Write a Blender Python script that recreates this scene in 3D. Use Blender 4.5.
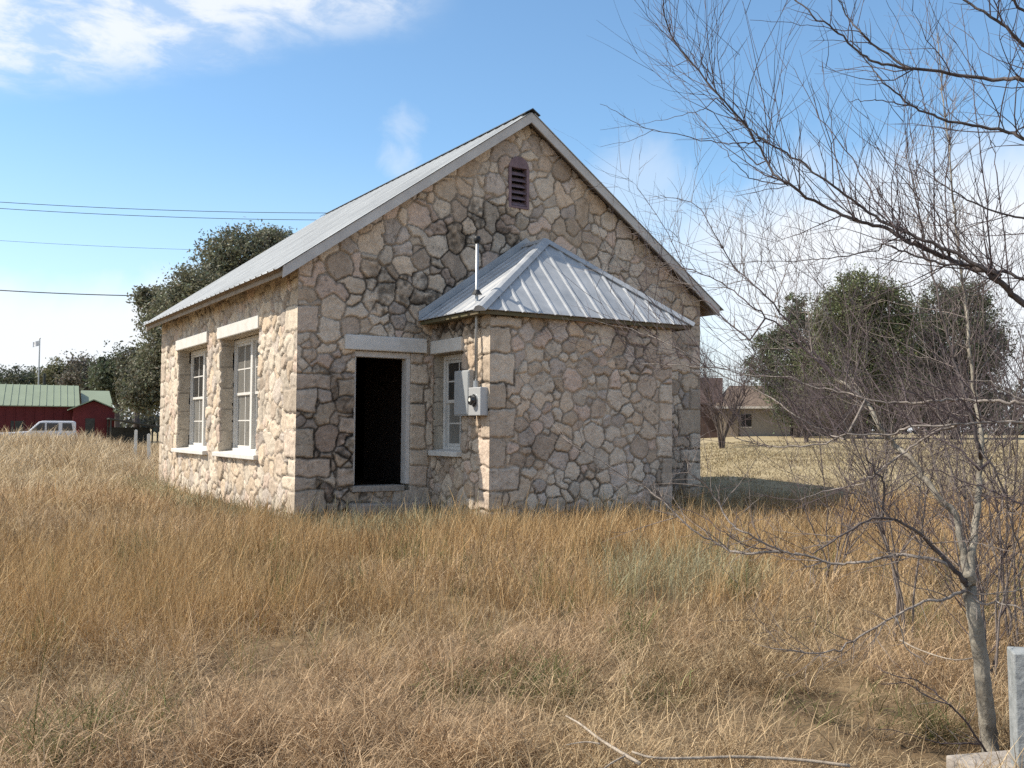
import bpy, bmesh, math, random
import numpy as np
from mathutils import Vector, Matrix

random.seed(7)
RNG = np.random.default_rng(11)
S = bpy.context.scene
for o in list(bpy.data.objects):
    bpy.data.objects.remove(o)
COL = S.collection

# ------------------------------------------------------------------ camera
F_PX, PITCH, YAW, ROLL = 983.4, 0.0462, 0.5503, 0.0066
CAM = np.array([-5.1385, -14.7281, 1.2039])
cy_, sy_ = math.cos(YAW), math.sin(YAW)
FW = np.array([sy_*math.cos(PITCH), cy_*math.cos(PITCH), math.sin(PITCH)])
RH = np.array([cy_, -sy_, 0.0])            # horizontal right
FH = np.array([sy_, cy_, 0.0])             # horizontal forward
UP0 = np.cross(RH, FW)
R2 = math.cos(ROLL)*RH + math.sin(ROLL)*UP0
U2 = -math.sin(ROLL)*RH + math.cos(ROLL)*UP0
cam_data = bpy.data.cameras.new('camera')
cam_data.sensor_width = 36.0
cam_data.lens = F_PX/1024*36.0
cam_data.clip_start = 0.05
cam_data.clip_end = 5000
cam = bpy.data.objects.new('camera', cam_data)
COL.objects.link(cam)
M = Matrix(((R2[0], U2[0], -FW[0], CAM[0]), (R2[1], U2[1], -FW[1], CAM[1]),
            (R2[2], U2[2], -FW[2], CAM[2]), (0, 0, 0, 1)))
cam.matrix_world = M
S.camera = cam

# ------------------------------------------------------------------ light
SUN_EL = math.radians(48.0)
SUN_AZ = math.radians(29.5)                # measured from -x towards +y
SD = np.array([-math.cos(SUN_EL)*math.cos(SUN_AZ), math.cos(SUN_EL)*math.sin(SUN_AZ), math.sin(SUN_EL)])
sun_data = bpy.data.lights.new('sun', 'SUN')
sun_data.energy = 4.6
sun_data.angle = math.radians(0.55)
sun_data.color = (1.0, 0.93, 0.82)
sun = bpy.data.objects.new('sun', sun_data)
COL.objects.link(sun)
sun.rotation_euler = Vector(tuple(-SD)).to_track_quat('-Z', 'Y').to_euler()
sun.location = (0, 0, 30)

W = bpy.data.worlds.new('World')
S.world = W
W.use_nodes = True
nt = W.node_tree
for n in list(nt.nodes):
    nt.nodes.remove(n)
def wn(t, **k):
    n = nt.nodes.new(t)
    for a, b in k.items():
        setattr(n, a, b)
    return n
def wmath(op, a, b=None, clamp=False):
    n = wn('ShaderNodeMath', operation=op, use_clamp=clamp)
    for i, v in enumerate((a, b)):
        if v is None: continue
        if isinstance(v, (int, float)): n.inputs[i].default_value = v
        else: nt.links.new(v, n.inputs[i])
    return n.outputs[0]
def wdot(v, d):
    n = wn('ShaderNodeVectorMath', operation='DOT_PRODUCT')
    nt.links.new(v, n.inputs[0]); n.inputs[1].default_value = tuple(d)
    return n.outputs['Value']
def wss(v, lo, hi, to0=0.0, to1=1.0):
    n = wn('ShaderNodeMapRange', interpolation_type='SMOOTHSTEP')
    nt.links.new(v, n.inputs[0])
    for i, x in enumerate((lo, hi, to0, to1)): n.inputs[i+1].default_value = x
    return n.outputs[0]
out = wn('ShaderNodeOutputWorld')
sky = wn('ShaderNodeTexSky', sky_type='NISHITA')
sky.sun_disc = False
sky.sun_elevation = SUN_EL
sky.sun_rotation = math.atan2(SD[0], SD[1])
sky.altitude = 500
sky.air_density = 1.0
sky.dust_density = 0.6
sky.ozone_density = 1.0
bg = wn('ShaderNodeBackground'); bg.inputs[1].default_value = 0.145
tint = wn('ShaderNodeVectorMath', operation='MULTIPLY'); tint.inputs[1].default_value = (0.84, 1.03, 1.08)
nt.links.new(sky.outputs[0], tint.inputs[0]); nt.links.new(tint.outputs[0], bg.inputs[0])
tc = wn('ShaderNodeTexCoord')
D = tc.outputs['Generated']
sep = wn('ShaderNodeSeparateXYZ'); nt.links.new(D, sep.inputs[0])
Z = sep.outputs[2]
# clouds live on a plane overhead: direction / height
zc = wmath('MAXIMUM', wmath('ADD', Z, 0.10), 0.02)
cx_ = wmath('DIVIDE', sep.outputs[0], zc); cyy = wmath('DIVIDE', sep.outputs[1], zc)
comb = wn('ShaderNodeCombineXYZ'); nt.links.new(cx_, comb.inputs[0]); nt.links.new(cyy, comb.inputs[1])
def wnoise(vec, scale, detail, rough, dist=0.0):
    n = wn('ShaderNodeTexNoise'); nt.links.new(vec, n.inputs['Vector'])
    n.inputs['Scale'].default_value = scale; n.inputs['Detail'].default_value = detail
    n.inputs['Roughness'].default_value = rough; n.inputs['Distortion'].default_value = dist
    return n.outputs[0]
def pxdir(u, v):
    d = FW + (u-512)/F_PX*R2 - (v-384)/F_PX*U2
    return d/np.linalg.norm(d)
n_fine = wnoise(comb.outputs[0], 7.0, 8, 0.62, 0.25)
n_mid = wnoise(comb.outputs[0], 1.3, 7, 0.6, 0.4)
n_low = wnoise(D, 5.0, 7, 0.55, 0.3)
tR = wdot(D, RH)        # -1..1 across the view
# high cirrocumulus sheet, upper left
hi = wmath('ADD', wmath('SUBTRACT', Z, wmath('MULTIPLY', tR, 0.27)), wmath('MULTIPLY', wmath('SUBTRACT', n_mid, 0.5), 0.07))
c1 = wmath('MULTIPLY', wss(hi, 0.395, 0.45), wmath('ADD', 0.25, wmath('MULTIPLY', wss(n_fine, 0.36, 0.62), 0.62)))
c1 = wmath('MULTIPLY', c1, wss(tR, -0.04, -0.14))
# low bank, left
low = wmath('ADD', Z, wmath('MULTIPLY', wmath('SUBTRACT', n_low, 0.5), 0.16))
mleft = wss(wdot(D, pxdir(30, 400)), 0.90, 0.985)
c2 = wmath('MULTIPLY', wss(low, 0.185, 0.105), wss(tR, 0.12, -0.2))
# low bank, right
low2 = wmath('ADD', Z, wmath('MULTIPLY', wmath('SUBTRACT', n_low, 0.5), 0.22))
c3 = wmath('MULTIPLY', wss(low2, 0.30, 0.19), wss(tR, 0.02, 0.30))
# thin wisps
n_w = wnoise(D, 26.0, 6, 0.6, 0.6)
def wisp(u, v, lo, hi_, amp, k):
    return wmath('MULTIPLY', wss(wmath('ADD', wdot(D, pxdir(u, v)), wmath('MULTIPLY', wmath('SUBTRACT', n_w, 0.5), amp)), lo, hi_), k)
c4 = wmath('MAXIMUM', wisp(396, 160, .9996, 1.0003, .0013, .42), wisp(406, 132, .9996, 1.0003, .0013, .30))
c5 = wisp(640, 200, .9972, 1.0000, .0030, .34)
c6 = wmath('MULTIPLY', wss(Z, 0.30, 0.05), 0.30)
cl = c1
for c in (c2, c3, c4, c5, c6):
    cl = wmath('MAXIMUM', cl, c)
cl = wmath('MINIMUM', cl, 0.97)
bgc = wn('ShaderNodeBackground'); bgc.inputs[0].default_value = (0.93, 0.96, 1.0, 1); bgc.inputs[1].default_value = 0.80
mix = wn('ShaderNodeMixShader')
nt.links.new(cl, mix.inputs[0]); nt.links.new(bg.outputs[0], mix.inputs[1]); nt.links.new(bgc.outputs[0], mix.inputs[2])
nt.links.new(mix.outputs[0], out.inputs[0])

S.view_settings.view_transform = 'Standard'
S.view_settings.look = 'None'
S.view_settings.exposure = 0.42
S.view_settings.gamma = 1.0
S.view_settings.use_curve_mapping = False
S.render.engine = 'CYCLES'
S.cycles.max_bounces = 6
S.cycles.diffuse_bounces = 3
S.cycles.use_denoising = False
S.cycles.denoiser = 'OPENIMAGEDENOISE'

# ------------------------------------------------------------------ helpers
def hash2(ix, iy, seed):
    h = (ix.astype(np.int64)*374761393 + iy.astype(np.int64)*668265263 + seed*1442695041) & 0xffffffff
    h = ((h ^ (h >> 13))*1274126177) & 0xffffffff
    h = h ^ (h >> 16)
    return (h & 0xffffff)/float(0xffffff)
def vnoise(x, y, scale, seed=0):
    x = np.asarray(x, float)/scale; y = np.asarray(y, float)/scale
    ix = np.floor(x); iy = np.floor(y); fx = x-ix; fy = y-iy
    fx = fx*fx*(3-2*fx); fy = fy*fy*(3-2*fy)
    a = hash2(ix, iy, seed); b = hash2(ix+1, iy, seed); c = hash2(ix, iy+1, seed); d = hash2(ix+1, iy+1, seed)
    return (a*(1-fx)+b*fx)*(1-fy) + (c*(1-fx)+d*fx)*fy
def fbm(x, y, scale, seed=0, o=3):
    v = 0; a = 1; t = 0
    for i in range(o):
        v = v + a*vnoise(x, y, scale/2**i, seed+i*17); t += a; a *= 0.5
    return v/t
def ss(x, lo, hi):
    t = np.clip((np.asarray(x, float)-lo)/(hi-lo), 0, 1)
    return t*t*(3-2*t)
def ground_z(x, y):
    x = np.asarray(x, float); y = np.asarray(y, float)
    dx = x-CAM[0]; dy = y-CAM[1]; d = np.hypot(dx, dy)
    side = (dx*RH[0]+dy*RH[1])/np.maximum(d, .1)
    left = ss(-side, -0.02, 0.25)
    g = -0.22 + left*(.30+.56*ss(-side, .345, .405))*np.exp(-((d-37)/10.0)**2) + ss(side, .10, .24)*(0.62*ss(d, 15.5, 30)+0.40*ss(d, 35, 90)) + (1-left)*(1-ss(side, .10, .24))*.3*ss(d, 25, 60)
    g = g + left*0.08*ss(d, 40, 60)
    bump = ((fbm(x, y, 1.7, 5, 3)-.5)*0.13 + (vnoise(x, y, .42, 6)-.5)*0.07*ss(d, 14, 8))*ss(d, 0.5, 3)
    inside = ((x > -.6) & (x < 8.8) & (y > -.6) & (y < 10.2)) | ((x > 1.8) & (x < 6.4) & (y > -2.6) & (y < 0))
    return g + np.where(inside, 0, bump)
def at(u, v, depth):
    return CAM + depth*(FW + (u-512)/F_PX*R2 - (v-384)/F_PX*U2)
def on_ground(u, depth):
    p = CAM + depth*(FW + (u-512)/F_PX*R2)
    return np.array([p[0], p[1], float(ground_z(p[0], p[1]))])
def px_h(v, u, depth):          # world height of a pixel at a depth
    return at(u, v, depth)[2]

def tag(o, label=None, cat=None, group=None, kind=None):
    if label: o['label'] = label
    if cat: o['category'] = cat
    if group: o['group'] = group
    if kind: o['kind'] = kind
    return o
def empty(name, loc=(0, 0, 0), rz=0, label=None, cat=None, group=None):
    o = bpy.data.objects.new(name, None); COL.objects.link(o)
    o.location = tuple(loc); o.rotation_euler = (0, 0, rz); o.empty_display_size = .2
    return tag(o, label, cat, group)
def link_mesh(name, me, mat, parent=None):
    o = bpy.data.objects.new(name, me); COL.objects.link(o)
    if mat: me.materials.append(mat)
    if parent: o.parent = parent
    return o
class MB:
    def __init__(s): s.v = []; s.f = []
    def add(s, vs, fs):
        n = len(s.v); s.v += [tuple(map(float, p)) for p in vs]; s.f += [tuple(i+n for i in f) for f in fs]; return s
    def box(s, x0, x1, y0, y1, z0, z1):
        return s.add([(x0, y0, z0), (x1, y0, z0), (x1, y1, z0), (x0, y1, z0), (x0, y0, z1), (x1, y0, z1), (x1, y1, z1), (x0, y1, z1)],
                     [(0, 3, 2, 1), (4, 5, 6, 7), (0, 1, 5, 4), (1, 2, 6, 5), (2, 3, 7, 6), (3, 0, 4, 7)])
    def prism(s, poly, off):     # polygon (3D) extruded by a vector
        n = len(poly); off = np.array(off, float)
        a = [np.array(p, float) for p in poly]; b = [p+off for p in a]
        return s.add(a+b, [tuple(range(n))[::-1], tuple(range(n, 2*n))]+[(i, (i+1) % n, n+(i+1) % n, n+i) for i in range(n)])
    def tube(s, pts, rad, seg=6, cap=True):
        pts = [np.array(p, float) for p in pts]; n = len(pts)
        if np.isscalar(rad): rad = [rad]*n
        t0 = pts[1]-pts[0]; t0 /= np.linalg.norm(t0)+1e-9
        nrm = np.cross(t0, [0, 0, 1.0])
        if np.linalg.norm(nrm) < .05: nrm = np.cross(t0, [1.0, 0, 0])
        nrm /= np.linalg.norm(nrm)
        vs = []
        for i in range(n):
            t = pts[min(i+1, n-1)]-pts[max(i-1, 0)]; t = t/(np.linalg.norm(t)+1e-9)
            nrm = nrm - t*(nrm@t); nrm /= np.linalg.norm(nrm)+1e-9
            bi = np.cross(t, nrm)
            for k in range(seg):
                a = 2*math.pi*k/seg
                vs.append(pts[i]+rad[i]*(math.cos(a)*nrm+math.sin(a)*bi))
        fs = [(i*seg+k, i*seg+(k+1) % seg, (i+1)*seg+(k+1) % seg, (i+1)*seg+k) for i in range(n-1) for k in range(seg)]
        if cap:
            fs += [tuple(range(seg))[::-1], tuple(range((n-1)*seg, n*seg))]
        return s.add(vs, fs)
    def lathe(s, prof, c, axis='z', seg=20):
        vs = []
        for (r, h) in prof:
            for k in range(seg):
                a = 2*math.pi*k/seg; p = (r*math.cos(a), r*math.sin(a), h)
                if axis == 'x': p = (p[2], p[0], p[1])
                if axis == 'y': p = (p[0], p[2], p[1])
                vs.append((c[0]+p[0], c[1]+p[1], c[2]+p[2]))
        n = len(prof)
        fs = [(i*seg+k, i*seg+(k+1) % seg, (i+1)*seg+(k+1) % seg, (i+1)*seg+k) for i in range(n-1) for k in range(seg)]
        fs += [tuple(range(seg))[::-1], tuple(range((n-1)*seg, n*seg))]
        return s.add(vs, fs)
    def build(s, name, mat, parent=None, bevel=0, smooth=False):
        me = bpy.data.meshes.new(name); me.from_pydata(s.v, [], s.f); me.update()
        bm = bmesh.new(); bm.from_mesh(me); bmesh.ops.recalc_face_normals(bm, faces=bm.faces); bm.to_mesh(me); bm.free()
        if smooth: me.polygons.foreach_set('use_smooth', [True]*len(me.polygons))
        o = link_mesh(name, me, mat, parent)
        if bevel:
            b = o.modifiers.new('bevel', 'BEVEL'); b.width = bevel; b.segments = 2; b.limit_method = 'ANGLE'
        return o
def np_mesh(name, V, loops, starts, mat, parent=None, col=None, smooth=False):
    me = bpy.data.meshes.new(name)
    me.vertices.add(len(V)); me.vertices.foreach_set('co', np.ascontiguousarray(V, np.float32).ravel())
    me.loops.add(len(loops)); me.loops.foreach_set('vertex_index', np.ascontiguousarray(loops, np.int32))
    me.polygons.add(len(starts)); me.polygons.foreach_set('loop_start', np.ascontiguousarray(starts, np.int32))
    if smooth: me.polygons.foreach_set('use_smooth', np.ones(len(starts), bool))
    me.update(calc_edges=True)
    if col is not None:
        a = me.attributes.new('col', 'FLOAT_COLOR', 'POINT')
        c4 = np.ones((len(V), 4), np.float32); c4[:, :3] = col
        a.data.foreach_set('color', c4.ravel())
    me.validate()
    return link_mesh(name, me, mat, parent)

# ------------------------------------------------------------------ materials
def mat_new(name):
    m = bpy.data.materials.new(name); m.use_nodes = True
    return m, m.node_tree, m.node_tree.nodes['Principled BSDF']
def mat(name, c, rough=.8, metal=0.0, var=.25, scale=4.0, bump=.0, bscale=40, c2=None, spec=.3, stretch=None, detail=6):
    m, t, b = mat_new(name)
    co = t.nodes.new('ShaderNodeTexCoord'); vec = co.outputs['Object']
    if stretch:
        mp = t.nodes.new('ShaderNodeMapping'); mp.inputs['Scale'].default_value = stretch
        t.links.new(vec, mp.inputs[0]); vec = mp.outputs[0]
    n = t.nodes.new('ShaderNodeTexNoise'); n.inputs['Scale'].default_value = scale; n.inputs['Detail'].default_value = detail
    n.inputs['Roughness'].default_value = .65
    t.links.new(vec, n.inputs['Vector'])
    r = t.nodes.new('ShaderNodeValToRGB'); r.color_ramp.elements[0].position = .3; r.color_ramp.elements[1].position = .7
    d = c2 if c2 else tuple(x*(1-var) for x in c)
    e = c if c2 else tuple(min(1, x*(1+var)) for x in c)
    r.color_ramp.elements[0].color = (*d, 1); r.color_ramp.elements[1].color = (*e, 1)
    t.links.new(n.outputs[0], r.inputs[0]); t.links.new(r.outputs[0], b.inputs['Base Color'])
    b.inputs['Roughness'].default_value = rough; b.inputs['Metallic'].default_value = metal
    b.inputs['Specular IOR Level'].default_value = spec
    if bump:
        n2 = t.nodes.new('ShaderNodeTexNoise'); n2.inputs['Scale'].default_value = bscale; n2.inputs['Detail'].default_value = 5
        t.links.new(vec, n2.inputs['Vector'])
        bp = t.nodes.new('ShaderNodeBump'); bp.inputs['Strength'].default_value = bump; bp.inputs['Distance'].default_value = .01
        t.links.new(n2.outputs[0], bp.inputs['Height']); t.links.new(bp.outputs[0], b.inputs['Normal'])
    return m
def mat_col(name, rough=.9, fine=None, bump=0, trans=0, spec=.15):
    """colour comes from the per-vertex 'col' attribute, broken up by fine noise"""
    m, t, b = mat_new(name)
    a = t.nodes.new('ShaderNodeAttribute'); a.attribute_name = 'col'
    c = a.outputs['Color']
    if fine:
        co = t.nodes.new('ShaderNodeTexCoord')
        prev = c
        for (sc, lo, hi) in fine:
            n = t.nodes.new('ShaderNodeTexNoise'); n.inputs['Scale'].default_value = sc; n.inputs['Detail'].default_value = 6; n.inputs['Roughness'].default_value = .7
            t.links.new(co.outputs['Object'], n.inputs['Vector'])
            mr = t.nodes.new('ShaderNodeMapRange'); mr.inputs[1].default_value = .3; mr.inputs[2].default_value = .7
            mr.inputs[3].default_value = lo; mr.inputs[4].default_value = hi
            t.links.new(n.outputs[0], mr.inputs[0])
            vm = t.nodes.new('ShaderNodeVectorMath'); vm.operation = 'SCALE'
            t.links.new(prev, vm.inputs[0]); t.links.new(mr.outputs[0], vm.inputs['Scale']); prev = vm.outputs[0]
        c = prev
        if bump:
            n2 = t.nodes.new('ShaderNodeTexNoise'); n2.inputs['Scale'].default_value = 28; n2.inputs['Detail'].default_value = 8; n2.inputs['Roughness'].default_value = .7
            t.links.new(co.outputs['Object'], n2.inputs['Vector'])
            bp = t.nodes.new('ShaderNodeBump'); bp.inputs['Strength'].default_value = bump; bp.inputs['Distance'].default_value = .02
            t.links.new(n2.outputs[0], bp.inputs['Height']); t.links.new(bp.outputs[0], b.inputs['Normal'])
    t.links.new(c, b.inputs['Base Color'])
    b.inputs['Roughness'].default_value = rough; b.inputs['Specular IOR Level'].default_value = spec
    if trans:
        tr = t.nodes.new('ShaderNodeBsdfTranslucent'); t.links.new(c, tr.inputs['Color'])
        mx = t.nodes.new('ShaderNodeMixShader'); mx.inputs[0].default_value = trans
        o = t.nodes['Material Output']
        t.links.new(b.outputs[0], mx.inputs[1]); t.links.new(tr.outputs[0], mx.inputs[2]); t.links.new(mx.outputs[0], o.inputs[0])
    return m
MAT = dict(
    stone=mat_col('rubble_stone', .92, [(9, .82, 1.15), (45, .72, 1.22)], .5),
    grass=mat_col('dry_grass', .75, None, 0, .25, .2),
    leaf=mat_col('leaves', .55, None, 0, .3, .35),
    ground=mat('straw_ground', (.29, .20, .11), .95, 0, .4, 1.6, .6, 30, c2=(.12, .08, .045)),
    galv=mat('galvanised_roof', (.50, .50, .495), .55, .04, .12, 2.2, 0, 30, c2=(.31, .32, .33), spec=.5),
    galv_old=mat('weathered_roof', (.55, .555, .54), .55, .08, .12, 2.2, 0, 30, c2=(.33, .335, .33), stretch=(.35, 3, .35), spec=.5),
    ridgecap=mat('dark_ridge', (.10, .11, .12), .5, .4, .2),
    fascia=mat('weathered_fascia', (.60, .57, .53), .85, 0, .2, 3, .3, 60, c2=(.46, .43, .40), stretch=(1, 1, 1)),
    eave=mat('eave_board', (.36, .30, .24), .85, 0, .2, 3, .3, 60, c2=(.24, .20, .16)),
    mossy=mat('mossy_board', (.17, .125, .085), .9, 0, .3, 1.6, .3, 50, c2=(.10, .10, .045)),
    soffit=mat('soffit_boards', (.22, .17, .13), .9, 0, .3, 4),
    white=mat('chalky_white_paint', (.68, .65, .60), .75, 0, .1, 6, .2, 60, c2=(.58, .55, .50)),
    lintel=mat('painted_concrete', (.70, .67, .62), .85, 0, .1, 5, .25, 45, c2=(.56, .53, .48)),
    frame=mat('old_white_wood', (.66, .62, .57), .8, 0, .15, 8, .2, 60, c2=(.50, .46, .42)),
    glass=mat('old_glass', (.20, .19, .17), .08, 0, .2, 2, spec=.9),
    glass_dark=mat('dark_glass', (.03, .03, .03), .06, 0, .2, 2, spec=.6),
    louver=mat('faded_louver', (.21, .145, .155), .85, 0, .2, 10, .2, 60),
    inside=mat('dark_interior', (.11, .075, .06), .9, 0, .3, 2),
    plank=mat('floor_planks', (.16, .09, .055), .7, 0, .3, 3, stretch=(1, 8, 1)),
    meter=mat('grey_enamel', (.46, .46, .45), .45, .2, .06, 5, spec=.5),
    panel=mat('panel_grey', (.40, .41, .41), .5, .2, .06, 5, spec=.5),
    steel=mat('galvanised_pipe', (.42, .43, .43), .45, .6, .1, 8, spec=.5),
    black=mat('black_plastic', (.02, .02, .02), .5, 0, .2, 8),
    bark=mat('grey_bark_backlit', (.15, .125, .115), .9, 0, .3, 16, .6, 60, c2=(.055, .045, .045), stretch=(1, 1, .5)),  # backlit look of limbs against the sky is darkened into the colour
    trunkbark=mat('sapling_bark', (.40, .36, .29), .9, 0, .3, 14, .7, 60, c2=(.13, .11, .085), stretch=(1, 1, .6)),
    twiglit=mat('grey_twig_sunlit', (.27, .225, .195), .85, 0, .3, 10, c2=(.13, .105, .095)),  # paler than the other twigs because sunlit; that light is in the colour
    twig=mat('twig_bark', (.105, .08, .08), .85, 0, .25, 10),
    litbark=mat('grey_bark_sunlit', (.38, .33, .285), .9, 0, .3, 22, .6, 70, c2=(.13, .105, .09), stretch=(1, 1, .6)),  # lit copy of the limb bark: sun on lower limbs painted into the colour
    darkbark=mat('dark_bark', (.10, .08, .07), .9, 0, .3, 6, .4, 30),
    deadwood=mat('bleached_wood', (.50, .42, .33), .9, 0, .25, 30, .5, 60, c2=(.20, .16, .12)),
    red=mat('barn_red', (.105, .018, .02), .8, 0, .2, .8),
    green=mat('green_metal_roof', (.235, .275, .185), .5, .1, .08, .6),
    green_dark=mat('dark_trim', (.05, .05, .045), .8),
    carwhite=mat('white_car_paint', (.72, .73, .76), .25, 0, .03, 2, spec=.6),
    carglass=mat('car_glass', (.02, .022, .03), .08, 0, .1, 2, spec=.6),
    tyre=mat('tyre', (.02, .02, .02), .9),
    rim=mat('rim', (.45, .45, .46), .35, .7),
    lamp=mat('lamp_glass', (.6, .6, .58), .15),
    brick=mat('tan_brick', (.27, .22, .17), .9, 0, .2, 2, c2=(.20, .16, .12)),
    brick_dark=mat('dark_brick', (.07, .045, .038), .9, 0, .2, 2),
    shingle=mat('brown_shingles', (.15, .11, .082), .9, 0, .2, 1.2),
    siding=mat('grey_siding', (.29, .265, .235), .85, 0, .12, 1.0),
    wire=mat('wire', (.03, .03, .035), .6),
    post=mat('grey_post', (.35, .36, .355), .85, 0, .18, 11, .6, 40, c2=(.20, .215, .215)),
    slab=mat('pale_slab', (.42, .37, .32), .9, 0, .2, 14, .6, 60, c2=(.22, .19, .16)),
    stake=mat('stake_white', (.70, .68, .62), .8, 0, .1),
    flag_red=mat('flag_red', (.45, .05, .06), .8), flag_white=mat('flag_white', (.7, .7, .72), .8),
)
# ribbed metal: streaks along the fall of the roof are left to geometry

# ------------------------------------------------------------------ ground
def make_ground():
    nr, na = 150, 220
    rad = np.concatenate([[0.0], np.geomspace(.4, 1500, nr)])
    V = [(CAM[0], CAM[1], float(ground_z(CAM[0], CAM[1])))]
    A = np.linspace(0, 2*np.pi, na, endpoint=False)
    for r in rad[1:]:
        x = CAM[0]+r*np.cos(A); y = CAM[1]+r*np.sin(A); z = ground_z(x, y)
        V += list(zip(x, y, z))
    F = [(0, 1+k, 1+(k+1) % na) for k in range(na)]
    for i in range(nr-1):
        a = 1+i*na; b = a+na
        F += [(a+k, b+k, b+(k+1) % na, a+(k+1) % na) for k in range(na)]
    me = bpy.data.meshes.new('ground'); me.from_pydata(V, [], F); me.update()
    me.polygons.foreach_set('use_smooth', [True]*len(F))
    m, t, b = mat_new('straw_ground_mix')
    co = t.nodes.new('ShaderNodeTexCoord')
    def nz(sc, d=6):
        n = t.nodes.new('ShaderNodeTexNoise'); n.inputs['Scale'].default_value = sc; n.inputs['Detail'].default_value = d; n.inputs['Roughness'].default_value = .65
        t.links.new(co.outputs['Object'], n.inputs['Vector']); return n.outputs[0]
    r1 = t.nodes.new('ShaderNodeValToRGB'); e = r1.color_ramp.elements
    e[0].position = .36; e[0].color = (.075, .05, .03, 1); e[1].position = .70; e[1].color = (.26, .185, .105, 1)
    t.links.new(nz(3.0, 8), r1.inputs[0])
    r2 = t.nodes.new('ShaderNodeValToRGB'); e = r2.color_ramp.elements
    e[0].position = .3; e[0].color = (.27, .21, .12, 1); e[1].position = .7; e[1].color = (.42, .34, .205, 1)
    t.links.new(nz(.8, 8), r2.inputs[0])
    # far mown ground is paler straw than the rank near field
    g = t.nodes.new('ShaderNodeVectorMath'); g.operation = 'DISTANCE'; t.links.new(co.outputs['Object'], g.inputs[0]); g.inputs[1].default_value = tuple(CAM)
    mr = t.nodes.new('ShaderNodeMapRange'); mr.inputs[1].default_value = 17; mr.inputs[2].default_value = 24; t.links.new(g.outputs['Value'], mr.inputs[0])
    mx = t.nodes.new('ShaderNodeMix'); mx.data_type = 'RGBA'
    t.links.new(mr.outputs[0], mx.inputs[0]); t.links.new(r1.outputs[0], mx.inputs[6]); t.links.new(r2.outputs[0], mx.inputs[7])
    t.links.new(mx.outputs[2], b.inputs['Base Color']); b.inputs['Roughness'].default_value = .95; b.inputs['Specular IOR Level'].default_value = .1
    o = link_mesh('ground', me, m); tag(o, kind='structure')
make_ground()

# ------------------------------------------------------------------ the stone house
BW, BL = 8.237, 9.566
OE, ORK = .351, .257
ZE, ZR = 3.578, 6.732               # mid-board heights at the eave tip and at the ridge
SL = (ZR-ZE)/(BW/2+OE)              # slope
AX0, AX1, AD = 2.341, 5.847, 1.921
ZB = -.45
house = empty('stone_house', (0, 0, 0), 0, 'rubble stone house with metal gable roof and an open dark doorway', 'house')

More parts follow.
